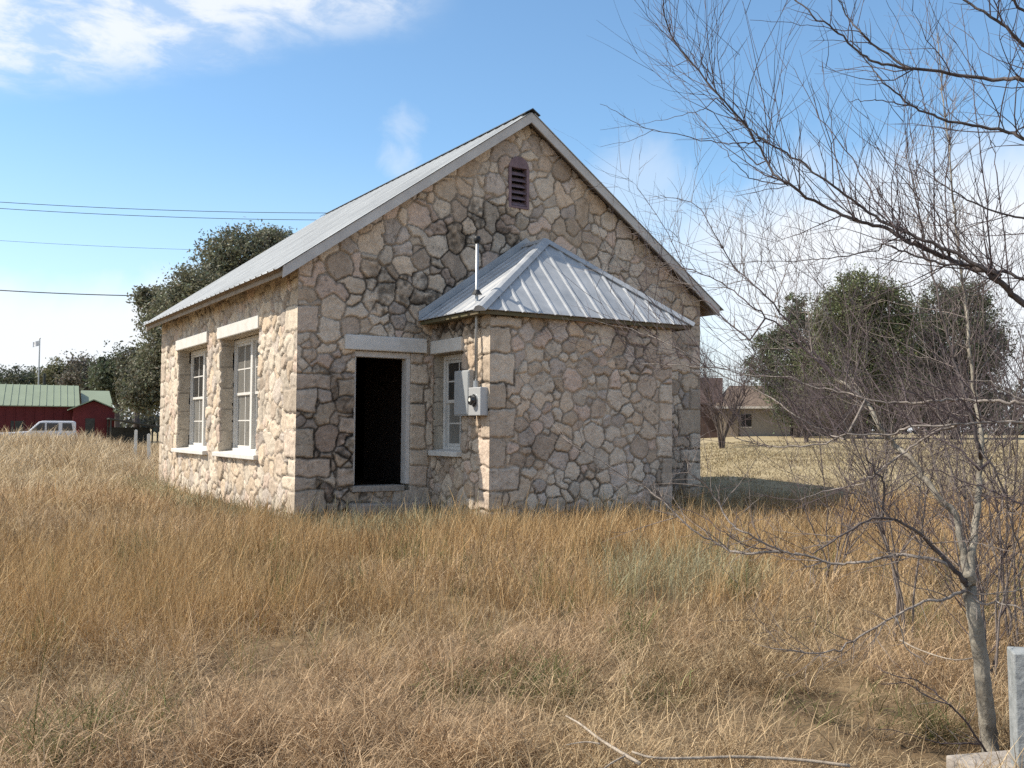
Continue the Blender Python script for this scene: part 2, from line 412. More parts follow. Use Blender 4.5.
PAL = np.array([(.55, .455, .345), (.47, .375, .275), (.43, .37, .31), (.52, .41, .325), (.60, .515, .405), (.40, .325, .25), (.51, .44, .35)])
def stone_wall(name, O, U, N, ulen, ztop, zmax, step, openings=(), masks=(), rects=(), seed=1, depth=.26, wrapL=0, wrapR=0, ucut=None, grime=None, zlo=ZB, mcol=(.34, .285, .22), light=1.0, hue=(1.04, 1.0, .985)):
    O, U, N = (np.array(a, float) for a in (O, U, N))
    rng = np.random.default_rng(seed)
    def line(a, b, br):
        pts = sorted(set([a, b]+[x for x in br if a < x < b])); res = [pts[0]]
        for p, q in zip(pts, pts[1:]):
            n = max(1, int(round((q-p)/step))); res += list(np.linspace(p, q, n+1)[1:])
        return np.array(res)
    us = line(0, ulen, [x for o in openings for x in o[:2]]); zs = line(zlo, zmax, [x for o in openings for x in o[2:4]])
    UU, ZZ = np.meshgrid(us, zs, indexing='ij')
    u = UU.ravel(); z = ZZ.ravel()
    # --- stones: power diagram of darted seeds of mixed size
    seeds = []; tries = 0
    target = 9000
    while tries < target:
        tries += 1
        r = rng.choice([.27, .21, .16, .11], p=[.24, .32, .28, .16]) if tries < target*.5 else rng.uniform(.06, .11)
        p = (rng.uniform(-.3, ulen+.3), rng.uniform(zlo-.2, zmax+.2))
        ok = True
        for q in seeds:
            if abs(q[0]-p[0]) < .55 and (q[0]-p[0])**2 + ((q[1]-p[1])*1.12)**2 < ((q[2]+r)*rng.uniform(.52, .80))**2: ok = False; break
        if ok: seeds.append((p[0], p[1], r))
    sd = np.array(seeds); ns = len(sd)
    wu = u + (fbm(u, z, .30, seed+40)-.5)*.10 + (vnoise(u, z, .045, seed+3)-.5)*.02
    wz = z + (fbm(u, z, .30, seed+60)-.5)*.10 + (vnoise(u, z, .045, seed+9)-.5)*.02
    n = len(u); idx = np.zeros(n, int); ed = np.zeros(n)
    order = np.argsort(sd[:, 0]); sd = sd[order]
    # some cells are joined in pairs, so stones come out angular, long or notched
    grp = np.arange(ns)
    for i in rng.permutation(ns)[:int(ns*.42)]:
        dd = np.hypot(sd[:, 0]-sd[i, 0], (sd[:, 1]-sd[i, 1])*1.3); dd[i] = 9
        j = int(np.argmin(dd))
        if grp[i] == i and (grp == i).sum() == 1 and (grp == grp[j]).sum() < 3: grp[i] = grp[j]
    # chunk by column: only seeds near in u
    cols = len(us); per = len(zs)
    for a in range(0, cols, 24):
        b = min(cols, a+24); sl = slice(a*per, b*per)
        lo, hi = us[a]-1.0, us[b-1]+1.0
        cand = np.where((sd[:, 0] > lo) & (sd[:, 0] < hi))[0]
        sc = sd[cand]
        P = (wu[sl, None]-sc[None, :, 0])**2 + (wz[sl, None]-sc[None, :, 1])**2 - sc[None, :, 2]**2*.55
        k = np.argpartition(P, 6, axis=1)[:, :7]
        pk = np.take_along_axis(P, k, 1); so = np.argsort(pk, 1); k = np.take_along_axis(k, so, 1); pk = np.take_along_axis(pk, so, 1)
        e = np.full(len(pk), 9.0)
        for j in range(1, 7):
            dd = np.hypot(sc[k[:, 0], 0]-sc[k[:, j], 0], sc[k[:, 0], 1]-sc[k[:, j], 1])
            same = grp[cand[k[:, j]]] == grp[cand[k[:, 0]]]
            e = np.minimum(e, np.where(same, 9.0, (pk[:, j]-pk[:, 0])/(2*dd)))
        idx[sl] = grp[cand[k[:, 0]]]; ed[sl] = e
    cu = sd[idx, 0]; cz = sd[idx, 1]
    # --- dressed blocks: corners and jambs
    ru = u + (fbm(u, z, .22, seed+77)-.5)*.10; rz = z + (fbm(u, z, .22, seed+78)-.5)*.10
    isq = np.zeros(n, bool)
    for qi, (a, b, c, d) in enumerate(rects):
        # blocks at a wall end or an opening carry on round the corner: no joint there
        ea = .3 if a <= 0.001 or any(abs(a-o[1]) < .002 for o in openings) else 0
        eb = .3 if b >= ulen-.001 or any(abs(b-o[0]) < .002 for o in openings) else 0
        e = np.minimum.reduce([ru-a+ea, b-ru+eb, rz-c, d-rz])
        m = e > 0
        idx[m] = ns+qi; ed[m] = e[m]; cu[m] = (a+b)/2; cz[m] = (c+d)/2; isq |= m
        nearm = (~m) & (e > -.05) & (~isq)
        ed[nearm] = np.minimum(ed[nearm], -e[nearm])
    tot = ns+len(rects)
    amp = rng.uniform(.012, .042, tot); tu = rng.normal(0, .07, tot); tz = rng.normal(0, .07, tot)
    amp[ns:] = .032 + .010*np.sin(np.arange(len(rects))*1.7); tu[ns:] = 0; tz[ns:] = 0
    pal = PAL[rng.integers(0, len(PAL), tot)]*rng.uniform(.80, 1.18, (tot, 1)); pal[ns:] = (.5*PAL[rng.integers(0, len(PAL), len(rects))]+.5*np.array([.55, .47, .37]))*rng.uniform(.80, 1.10, (len(rects), 1))
    mw = .003 + .022*fbm(u, z, .45, seed+5)**1.5
    s = np.clip((ed-mw)/.016, 0, 1); s = s*(2-s)
    h = s*(amp[idx] + tu[idx]*(u-cu)*.5 + tz[idx]*(z-cz)*.5)
    h += s*((fbm(u, z, .09, seed+21)-.5)*.020 + (vnoise(u, z, .032, seed+22)-.5)*.010)
    h += (1-s)*(fbm(u, z, .06, seed+31)-.5)*.014
    h = np.clip(h, -.006, .085)
    mort = np.array(mcol)*(0.45+1.1*fbm(u, z, .30, seed+51))[:, None]
    # deep open joints are dark with lichen
    lich = ss(fbm(u, z, .9, seed+71, 4), .50, .66)
    mort = mort*(1-.5*lich[:, None])
    crack = np.exp(-((ed-mw*.8)/.006)**2)*ss(vnoise(u, z, .17, seed+53), .25, .6)
    mort = mort*(1-.35*crack[:, None])
    colr = pal[idx]*(0.86+.28*fbm(u, z, .12, seed+91))[:, None]
    w = ss(ed-mw*.6, .0, .016)[:, None]
    colr = mort*(1-w)+colr*w
    pat = fbm(u*1.6, z*.8, .8, seed+111, 4)
    colr = colr*(.84+.32*pat)[:, None]
    speck = ss(vnoise(u, z, .035, seed+95), .72, .9)*ss(fbm(u, z, .5, seed+96), .45, .65)
    colr = colr*(1-.45*speck[:, None])
    rough = (rng.random(tot) < .42)[idx] & (~isq)
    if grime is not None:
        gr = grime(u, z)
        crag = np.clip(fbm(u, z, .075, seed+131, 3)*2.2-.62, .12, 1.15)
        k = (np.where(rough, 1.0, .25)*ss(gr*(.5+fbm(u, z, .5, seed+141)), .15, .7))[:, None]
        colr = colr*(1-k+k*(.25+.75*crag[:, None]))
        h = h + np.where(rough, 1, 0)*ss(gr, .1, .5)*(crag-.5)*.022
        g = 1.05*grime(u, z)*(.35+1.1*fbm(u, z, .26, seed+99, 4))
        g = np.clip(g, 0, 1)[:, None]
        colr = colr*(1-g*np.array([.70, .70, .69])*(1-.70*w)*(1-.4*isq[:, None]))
    colr = colr*light*np.array(hue)
    pos = O + np.outer(u, U) + np.outer(z, [0, 0, 1]) + np.outer(h, N)
    # corner closure: the outermost column moves along both wall normals by the same amount
    hq = .034
    for wr, du in ((wrapL, u), (wrapR, ulen-u)):
        if wr:
            k = np.clip(1-du/.05, 0, 1)
            tgt = O + np.outer(u, U) + np.outer(z, [0, 0, 1]) + np.outer(np.where(k > 0, h*(1-k)+hq*k*(.6+.4*ss(ed, 0, .03)), h), N)
            sgn = -1 if du is u else 1
            zz = hq*(.6+.4*ss(vnoise(z*0, z, .2, 4), .1, .4))
            tgt += np.outer(k*hq*sgn*.95, U)
            pos = np.where((k > 0)[:, None], tgt, pos)
    nu, nz_ = len(us), len(zs)
    I = np.arange(nu*nz_).reshape(nu, nz_)
    cu_ = (us[:-1]+us[1:])/2; cz_ = (zs[:-1]+zs[1:])/2
    CU, CZ = np.meshgrid(cu_, cz_, indexing='ij')
    keep = CZ < ztop(CU)
    for (a, b, c, d) in openings:
        keep &= ~((CU > a) & (CU < b) & (CZ > c) & (CZ < d))
    for mk in masks: keep &= ~mk(CU, CZ)
    if ucut: keep &= ~ucut(CU, CZ)
    q = np.stack([I[:-1, :-1], I[1:, :-1], I[1:, 1:], I[:-1, 1:]], -1)[keep]
    Vx = [pos]; Cx = [colr]; Q = [q]; nv = len(pos)
    # reveals
    for (a, b, c, d) in openings:
        ia, ib = np.argmin(abs(us-a)), np.argmin(abs(us-b)); ja, jb = np.argmin(abs(zs-c)), np.argmin(abs(zs-d))
        for L in (I[ia, ja:jb+1], I[ib, ja:jb+1], I[ia:ib+1, ja], I[ia:ib+1, jb]):
            prev = L; nd = 5
            for k in range(1, nd+1):
                base = pos[L]-np.outer(np.ones(len(L)), N)*(depth*k/nd)
                zq = (z[L]-c)/.41+(vnoise(z[L], z[L]*0+k, .3, seed)-.5)*.1; bi = np.floor(zq); fr = np.minimum(zq-bi, 1-zq+bi)
                blk = np.array([.50, .43, .34])*(.82+.3*hash2(bi, bi*0+k//3, seed+5))[:, None]*(.45+.55*ss(fr, .0, .05))[:, None]
                Vx.append(base); Cx.append(blk)
                cur = np.arange(nv, nv+len(L)); nv += len(L)
                Q.append(np.stack([prev[:-1], prev[1:], cur[1:], cur[:-1]], -1)); prev = cur
    V = np.concatenate(Vx); C = np.concatenate(Cx); Q = np.concatenate(Q)
    o = np_mesh(name, V, Q.ravel(), np.arange(len(Q))*4, MAT['stone'], house, np.clip(C*np.minimum(1, .66/np.maximum(C.max(1), .01))[:, None], .02, .7), True)
    return o

def quoins(z0, z1, left, seed, ulen=None, hmin=.22, hmax=.50, wa=.46, wb=.27, flip=0):
    r = random.Random(seed); out = []; z = z0; k = flip
    while z < z1-.1:
        h = r.uniform(hmin, hmax); w = (wa if k % 2 else wb)*r.uniform(.75, 1.25)
        
        if r.random() < .82: out.append((0, w, z, min(z+h, z1)) if left else (ulen-w, ulen, z, min(z+h, z1)))
        z += h; k += 1
    return out
def jambs(u, side, z0, z1, seed, hmin=.24, hmax=.40, wa=.34, wb=.22):
    r = random.Random(seed); out = []; z = z0; k = 0
    while z < z1-.12:
        h = r.uniform(hmin, hmax); h = h if z+h < z1-.12 else z1-z
        w = (wa if k % 2 else wb)*r.uniform(.85, 1.15)
        out.append((u-w, u, z, z+h) if side < 0 else (u, u+w, z, z+h)); z += h; k += 1
    return out
roof_z = lambda x: ZR - SL*np.abs(x-BW/2)
DO = (.93, 1.93, .20, 2.455)         # door opening in the stone
VX0, VX1, VZ0, VZ1 = 3.784, 4.199, 5.124, 6.057
vc, vr = (VX0+VX1)/2, (VX1-VX0)/2
def vent_mask(U, Zz):
    return ((abs(U-vc) < vr) & (Zz > VZ0) & (Zz < VZ1-vr)) | ((U-vc)**2+(Zz-(VZ1-vr))**2 < vr**2)
front_grime = lambda u, z: np.clip(1.25*ss(-np.hypot((u-.55)/1.0, (z-.9)/1.6), -1.1, -.4) + .95*ss(-np.hypot((u-2.0)/1.3, (z-3.5)/.9), -1.1, -.3)
                                   + .9*ss(-np.hypot((u-3.2)/1.4, (z-4.5)/.95), -1.1, -.3) + .75*ss(u, 5.9, 7.2)*ss(-z, -2.6, -.2), 0, 1)
stone_wall('wall', (0, 0, 0), (1, 0, 0), (0, -1, 0), BW, lambda U: roof_z(U)-.02, ZR+.02, .0175, [DO], [vent_mask],
           quoins(ZB, 3.9, True, 3) + quoins(ZB, 3.9, False, 4, BW) + jambs(DO[1], 1, ZB, 2.45, 5, wa=.33, wb=.27)
           + [(.66, .93, 1.72, 2.0), (.70, .93, 1.12, 1.38), (.66, .93, .30, .60)],
           seed=21, wrapL=1, wrapR=1, ucut=lambda U, Zz: (U > AX0+.25) & (U < AX1-.25) & (Zz < 2.7), grime=front_grime, light=1.14)
SW1 = (1.972, 4.39, .74, 2.904); SW2 = (5.362, 7.853, .74, 2.904)
sj = []
for k, w in enumerate((SW1, SW2)):
    sj += []
side_grime = lambda u, z: .35*ss(-z, -.5, .1)*fbm(u, z, .5, 3)
stone_wall('wall', (0, 0, 0), (0, 1, 0), (-1, 0, 0), BL, lambda U: U*0+3.86, 3.88, .024, [SW1, SW2], [],
           quoins(ZB, 3.9, True, 3, wa=.30, wb=.52) + quoins(ZB, 3.9, False, 9, BL) + sj, seed=52, wrapL=1, wrapR=1, grime=side_grime, mcol=(.40, .345, .285), light=1.20, hue=(1.0, .99, .985))
AW = (.05, 1.05, .84, 2.44)          # annex side window, measured from the main wall outwards
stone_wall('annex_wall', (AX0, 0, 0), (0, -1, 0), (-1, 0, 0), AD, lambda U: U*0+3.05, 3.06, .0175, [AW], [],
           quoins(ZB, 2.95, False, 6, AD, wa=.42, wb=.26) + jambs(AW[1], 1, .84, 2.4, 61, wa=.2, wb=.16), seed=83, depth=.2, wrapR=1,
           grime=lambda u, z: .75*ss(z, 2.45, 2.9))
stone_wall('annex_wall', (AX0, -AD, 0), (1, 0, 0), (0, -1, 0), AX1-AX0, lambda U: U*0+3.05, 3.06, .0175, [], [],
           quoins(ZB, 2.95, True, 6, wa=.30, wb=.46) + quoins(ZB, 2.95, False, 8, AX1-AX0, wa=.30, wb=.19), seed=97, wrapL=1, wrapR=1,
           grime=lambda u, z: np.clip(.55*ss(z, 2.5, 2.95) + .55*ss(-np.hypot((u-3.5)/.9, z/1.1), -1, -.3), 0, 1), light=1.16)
# plain far sides, never seen squarely from here
stone_wall('annex_wall', (AX1, -AD, 0), (0, 1, 0), (1, 0, 0), AD, lambda U: U*0+3.05, 3.06, .05, [], [], seed=101)
stone_wall('wall', (BW, 0, 0), (0, 1, 0), (1, 0, 0), BL, lambda U: U*0+3.86, 3.88, .06, [], [], seed=103)
stone_wall('wall', (BW, BL, 0), (-1, 0, 0), (0, 1, 0), BW, lambda U: roof_z(U)-.02, ZR+.02, .06, [], [], seed=107)

# interior
MB().box(.3, BW-.1, .3, BL-.2, .10, .19).build('floor', MAT['plank'], house)
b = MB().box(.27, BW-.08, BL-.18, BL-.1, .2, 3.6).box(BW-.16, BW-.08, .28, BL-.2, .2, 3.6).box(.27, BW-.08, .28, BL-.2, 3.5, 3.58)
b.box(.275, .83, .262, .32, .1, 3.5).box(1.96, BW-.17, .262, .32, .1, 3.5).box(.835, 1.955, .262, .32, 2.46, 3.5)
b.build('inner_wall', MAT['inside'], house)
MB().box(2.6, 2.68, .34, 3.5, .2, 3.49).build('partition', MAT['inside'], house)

# door frame, lintel, threshold
df = MB().box(DO[0]-.0, DO[0]+.045, .03, .20, .30, 2.36).box(DO[1]-.07, DO[1]-.002, .01, .20, .30, 2.36)
df.box(DO[0]+.001, DO[1]-.003, .012, .20, 2.361, 2.452).box(DO[0]+.046, DO[0]+.075, .12, .16, .30, 2.36)
dfo = df.build('door_frame', MAT['frame'], house, .006)
MB().box(.745, 2.19, -.085, .10, 2.460, 2.70).build('lintel', MAT['lintel'], dfo, .018)
MB().box(DO[0]-.02, DO[1]-.12, -.07, .25, .19, .285).build('threshold', MAT['slab'], dfo, .012)
MB().box(DO[0]-.1, DO[1]+.12, -.42, -.07, -.35, .02).build('step', MAT['slab'], dfo, .02)

# windows
def window(par, fx, y0, y1, z0, z1, sgn, units, dark_top, lt, name='window'):
    """window in a wall facing -x; fx = plane of the sash; y0<y1; lt=(lintel y0,y1,z0,z1,face_x)"""
    fr = MB()
    fr.box(fx, fx+.10, y0+.002, y0+.07, z0+.02, z1-.005).box(fx, fx+.10, y1-.07, y1-.002, z0+.02, z1-.005)
    fr.box(fx, fx+.10, y0+.071, y1-.071, z1-.09, z1-.006).box(fx-.03, fx+.10, y0+.071, y1-.071, z0+.02, z0+.075)
    w = (y1-y0-.14)/units
    for k in range(1, units):
        yc = y0+.07+w*k; fr.box(fx-.02, fx+.10, yc-.06, yc+.06, z0+.076, z1-.091)
    f = fr.build(name, MAT['white'], par, .006)
    for k in range(units):
        a = y0+.07+w*k+(.061 if k else .002); b_ = y0+.07+w*(k+1)-(.061 if k < units-1 else .002)
        zm = (z0+z1)/2+.02
        for (c, d, xo, top) in ((zm-.02, z1-.092, .03, True), (z0+.077, zm+.02, .055, False)):
            s = MB(); t = .05; x0, x1 = fx+xo, fx+xo+.024
            s.box(x0, x1, a, a+t, c, d).box(x0, x1, b_-t, b_, c, d).box(x0, x1, a+t+.0005, b_-t-.0005, c, c+t).box(x0, x1, a+t+.0005, b_-t-.0005, d-t, d)
            ym = (a+b_)/2
            s.box(x0+.002, x1-.002, ym-.013, ym+.013, c+t+.0005, d-t-.0005)
            zz = (c+d)/2
            s.box(x0+.003, x1-.003, a+t+.0005, ym-.0135, zz-.012, zz+.012).box(x0+.003, x1-.003, ym+.0135, b_-t-.0005, zz-.012, zz+.012)
            s.build('sash', MAT['white'], f)
            gm = MAT['glass_dark'] if (top and dark_top) else MAT['glass']
            MB().box(x0+.010, x0+.014, a+t*.6, b_-t*.6, c+t*.6, d-t*.6).build('pane', gm, f)
    return f
w1 = window(house, .24, SW1[0], SW1[1], SW1[2], SW1[3], 1, 2, False, None)
w2 = window(house, .24, SW2[0], SW2[1], SW2[2], SW2[3], 1, 2, True, None)  # upper panes get darker glass, painting in the reflected trees
for w_, (a, b_) in ((w1, (SW1[0]-.10, SW1[1]+.12)), (w2, (SW2[0]-.08, SW2[1]+.12))):
    MB().box(-.075, .20, a, b_, 2.909, 3.143).build('lintel', MAT['lintel'], w_, .015)
    MB().prism([(-.115, a-.02, .655), (.23, a-.02, .655), (.23, a-.02, .765), (-.115, a-.02, .735)], (0, b_-a+.04, 0)).build('sill', MAT['lintel'], w_, .01)
w3 = window(house, AX0+.17, -AW[1], -AW[0], AW[2], AW[3], 1, 1, True, None)
MB().box(AX0-.08, AX0+.15, -1.10, -.035, 2.445, 2.665).build('lintel', MAT['lintel'], w3, .015)
MB().prism([(AX0-.12, -1.06, .765), (AX0+.16, -1.06, .765), (AX0+.16, -1.06, .875), (AX0-.12, -1.06, .845)], (0, .985, 0)).build('sill', MAT['lintel'], w3, .01)
# annex room: dark lining
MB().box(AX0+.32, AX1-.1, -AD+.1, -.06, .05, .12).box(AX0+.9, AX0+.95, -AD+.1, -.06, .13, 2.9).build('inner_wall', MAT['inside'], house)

# gable vent
vt = MB()
arch = [(vc+vr*math.cos(a), VZ1-vr+vr*math.sin(a)) for a in np.linspace(0, math.pi, 15)]
vt.prism([(x, -.045, z) for x, z in arch], (0, .10, 0))
vt.box(VX0-.004, VX0+.05, -.05, .10, VZ0, VZ1-vr-.001).box(VX1-.05, VX1+.004, -.05, .10, VZ0, VZ1-vr-.001).box(VX0+.051, VX1-.051, -.05, .1, VZ0, VZ0+.04)
vto = vt.build('gable_vent', MAT['louver'], house, .005)
lv = MB(); z = VZ0+.05
while z < VZ1-vr-.08:
    lv.prism([(VX0+.052, -.035, z), (VX0+.052, -.025, z), (VX0+.052, .06, z+.085), (VX0+.052, .05, z+.085)], (VX1-VX0-.104, 0, 0)); z += .108
lv.build('louver', MAT['louver'], vto)
MB().box(VX0+.05, VX1-.05, .105, .11, VZ0, VZ1-.1).build('backing', MAT['black'], vto)

# main roof
XL, XR, YF, YB = -OE, BW+OE, -ORK, BL+ORK
def slope_sheet(side):
    """ribbed sheet from ridge to eave; ribs run down the slope"""
    x_e = XL if side < 0 else XR
    xs = BW/2
    prof = []; y = YF-.02
    pitch = .305
    while y < YB:
        for dy, h in ((0, 0), (.115, 0), (.135, .022), (.165, .022), (.185, 0)):
            if y+dy <= YB+.02: prof.append((y+dy, h))
        y += pitch
    nx, nz2 = (-SL if side < 0 else SL), 1.0
    L = math.hypot(nx, nz2); nx, nz2 = nx/L, nz2/L
    V = []; 
    ext = .05*side
    for (y, h) in prof:
        for (x, zz) in ((xs, ZR), (x_e+ext, ZE-.05*SL)):
            o = .085+h
            V.append((x+nx*o, y, zz+nz2*o))
    for (y, h) in prof:
        for (x, zz) in ((xs, ZR), (x_e+ext, ZE-.05*SL)):
            o = .078+h
            V.append((x+nx*o, y, zz+nz2*o))
    n = len(prof); F = []
    for i in range(n-1):
        a = 2*i
        F.append((a, a+1, a+3, a+2)); c = a+2*n; F.append((c, c+2, c+3, c+1)); F.append((a+1, c+1, c+3, a+3)); F.append((a, a+2, c+2, c))
    F += [(0, 2*n, 2*n+1, 1), (2*n-2, 2*n-1, 4*n-1, 4*n-2)]
    return MB().add(V, F).build('roof_sheet', MAT['galv_old'], house)
for s in (-1, 1): slope_sheet(s)
nL = np.array([-SL, 0, 1])/math.hypot(SL, 1); nRr = np.array([SL, 0, 1])/math.hypot(SL, 1)
for side, nn in ((-1, nL), (1, nRr)):
    xe = XL if side < 0 else XR
    a = np.array([BW/2, YF+.06, ZR]); c = np.array([xe, YF+.06, ZE])
    MB().prism([a+nn*.072, c+nn*.072, c+nn*.02, a+nn*.02], (0, YB-YF-.08, 0)).build('soffit', MAT['soffit'], house)
    # bargeboards front and back
    for y in (YF, YB-.03):
        p = [np.array([BW/2, y, ZR])+np.array([0, 0, .085]), np.array([xe-.0*side, y, ZE])+np.array([0, 0, .085]), np.array([xe, y, ZE-.095]), np.array([BW/2, y, ZR-.095])]
        MB().prism(p, (0, .035, 0)).build('bargeboard', MAT['fascia'], house, .004)
    # eave fascia and rafter tails
    MB().box(min(xe, xe-.03*side), max(xe, xe-.03*side), YF+.05, YB-.05, ZE-.055, ZE+.060).build('fascia', MAT['eave'], house, .004)
MB().prism([(BW/2-.16, YF-.03, ZR+.02+.02), (BW/2, YF-.03, ZR+.138), (BW/2+.16, YF-.03, ZR+.04), (BW/2+.16, YF-.03, ZR+.055), (BW/2, YF-.03, ZR+.155), (BW/2-.16, YF-.03, ZR+.055)], (0, YB-YF+.06, 0)).build('ridge_cap', MAT['ridgecap'], house)

# annex roof
EX0, EX1, EY, EZ = AX0-.30, AX1+.40, -AD-.16, 2.99
AP = np.array([(EX0+EX1)/2, -.66, 4.45]); AR = np.array([AP[0], -.005, 4.45])
c00 = np.array([EX0, EY, EZ]); c10 = np.array([EX1, EY, EZ]); b00 = np.array([EX0, -.005, EZ]); b10 = np.array([EX1, -.005, EZ])
def hip_slope(poly, ribs_dir, pitch, name='annex_roof_sheet'):
    """poly: planar 3D polygon, first edge = eave; ribs run perpendicular to the eave, clipped to the polygon"""
    P = [np.array(p, float) for p in poly]
    e = P[1]-P[0]; L = np.linalg.norm(e); e /= L
    nn = np.cross(e, P[2]-P[0]); nn /= np.linalg.norm(nn)
    if nn[2] < 0: nn = -nn
    up = np.cross(nn, e)
    if up[2] < 0: up = -up
    m = MB(); m.prism(P, nn*.012)
    uv = [((p-P[0])@e, (p-P[0])@up) for p in P]
    def top(u):
        best = 0
        for (a, b) in zip(uv, uv[1:]+uv[:1]):
            if abs(a[0]-b[0]) < 1e-6: 
                continue
            if min(a[0], b[0]) <= u <= max(a[0], b[0]):
                v = a[1]+(b[1]-a[1])*(u-a[0])/(b[0]-a[0]); best = max(best, v)
        return best
    u = pitch*.6
    k = 0
    while u < L:
        w1, w2, h = (.042, .016, .020) 
        v = min(top(u-w1), top(u+w1)) if u-w1 > 0 and u+w1 < L else 0
        if v > .12:
            def q(du, vv, hh): return P[0]+e*(u+du)+up*vv+nn*(.012+hh)
            m.add([q(-w1, -.02, 0), q(-w2, -.02, h), q(w2, -.02, h), q(w1, -.02, 0), q(-w1, v, 0), q(-w2, v, h), q(w2, v, h), q(w1, v, 0)],
                  [(0, 1, 5, 4), (1, 2, 6, 5), (2, 3, 7, 6), (0, 3, 2, 1), (4, 5, 6, 7)])
        u += pitch
    return m.build(name, MAT['galv'], house)
hip_slope([c00, c10, AP], None, .30)
hip_slope([b00, c00, AP, AR], None, .30)
hip_slope([c10, b10, AR, AP], None, .30)
def cap(p, q, w=.11):
    p = np.array(p); q = np.array(q); t = (q-p)/np.linalg.norm(q-p); s = np.cross(t, [0, 0, 1]); s /= np.linalg.norm(s); n = np.cross(s, t)
    if n[2] < 0: n = -n
    prof = [-s*w-n*.018, -s*w*.5+n*.045, n*.062, s*w*.5+n*.045, s*w-n*.018, s*w*.9-n*.03, -s*w*.9-n*.03]
    return MB().prism([p+a for a in prof], q-p)
for p, q in ((c00, AP), (c10, AP), (AR, AP)):
    cap(p, q).build('hip_cap', MAT['galv'], house)
fl = MB()
for p, q in ((b00, AR), (b10, AR)):
    fl.prism([p+np.array([0, -.05, .02]), q+np.array([0, -.05, .02]), q+np.array([0, -.05, .16]), p+np.array([0, -.05, .16])], (0, .012, 0))
fl.build('flashing', MAT['galv'], house)
MB().box(EX0+.06, AX0-.02, EY+.05, -.06, EZ-.05, EZ-.012).box(EX0+.06, EX1-.06, EY+.05, -AD-.055, EZ-.05, EZ-.0125).box(AX1+.055, EX1-.06, EY+.05, -.06, EZ-.05, EZ-.013).build('annex_soffit', MAT['mossy'], house)
MB().box(EX0+.03, EX0+.055, EY+.03, -.06, EZ-.062, EZ-.006).box(EX0+.03, EX1-.03, EY+.025, EY+.048, EZ-.062, EZ-.007).box(EX1-.055, EX1-.03, EY+.03, -.06, EZ-.062, EZ-.006).build('annex_fascia', MAT['mossy'], house)

# ------------------------------------------------------------------ electric meter on the annex wall
em = empty('electric_meter', (AX0, -1.5, 1.4), 0, 'grey electric meter and breaker box on stone wall below a tall conduit pipe', 'electric meter')
def loc(m, name, mt, par, bevel=0, smooth=False, off=(AX0, -1.5, 1.4)):
    m.v = [(a-off[0], b-off[1], c-off[2]) for a, b, c in m.v]
    return m.build(name, mt, par, bevel, smooth)
pb = loc(MB().box(AX0-.12, AX0-.03, -1.46, -.99, 1.41, 2.12), 'breaker_box', MAT['panel'], em, .008)
loc(MB().box(AX0-.132, AX0-.122, -1.445, -1.005, 1.43, 2.10), 'cover', MAT['panel'], pb, .004)
mb_ = loc(MB().box(AX0-.17, AX0-.03, -1.905, -1.535, 1.41, 1.84), 'meter_box', MAT['meter'], em, .012)
mg = loc(MB().lathe([(.088, 0), (.092, .0), (.092, -.018), (.078, -.02), (.075, -.07), (.066, -.085)], (AX0-.17, -1.73, 1.64), 'x', 24), 'meter', MAT['glass_dark'], em, 0)
loc(MB().lathe([(.10, .0), (.10, -.012), (.082, -.012), (.082, 0.0)], (AX0-.1705, -1.73, 1.64), 'x', 24), 'ring', MAT['steel'], mg)
loc(MB().lathe([(.03, 0), (.03, -.004)], (AX0-.256, -1.73, 1.65), 'x', 12), 'dial', MAT['stake'], mg)
loc(MB().tube([(AX0-.10, -1.65, 1.845), (AX0-.10, -1.65, 4.10)], .026, 10), 'conduit', MAT['steel'], em, 0, True)
loc(MB().lathe([(.045, 0), (.045, .10), (.031, .10)], (AX0-.10, -1.65, 1.842), 'z', 12), 'coupling', MAT['steel'], em)
loc(MB().lathe([(.035, -.03), (.05, .0), (.058, .04), (.045, .075), (.015, .085)], (AX0-.10, -1.65, 4.09), 'z', 14), 'weatherhead', MAT['black'], em, 0, True)
loc(MB().lathe([(.085, 0), (.07, .02), (.04, .07)], (AX0-.10, -1.65, 3.27), 'z', 14), 'roof_boot', MAT['black'], em)
loc(MB().lathe([(.016, 0), (.016, -.05), (.008, -.06)], (AX0-.13, -1.68, 1.42), 'z', 8), 'ground_lug', MAT['black'], em)
for z_ in (1.5, 2.0): loc(MB().box(AX0-.03, AX0+.06, -1.40, -1.10, z_, z_+.04), 'bracket', MAT['steel'], em)

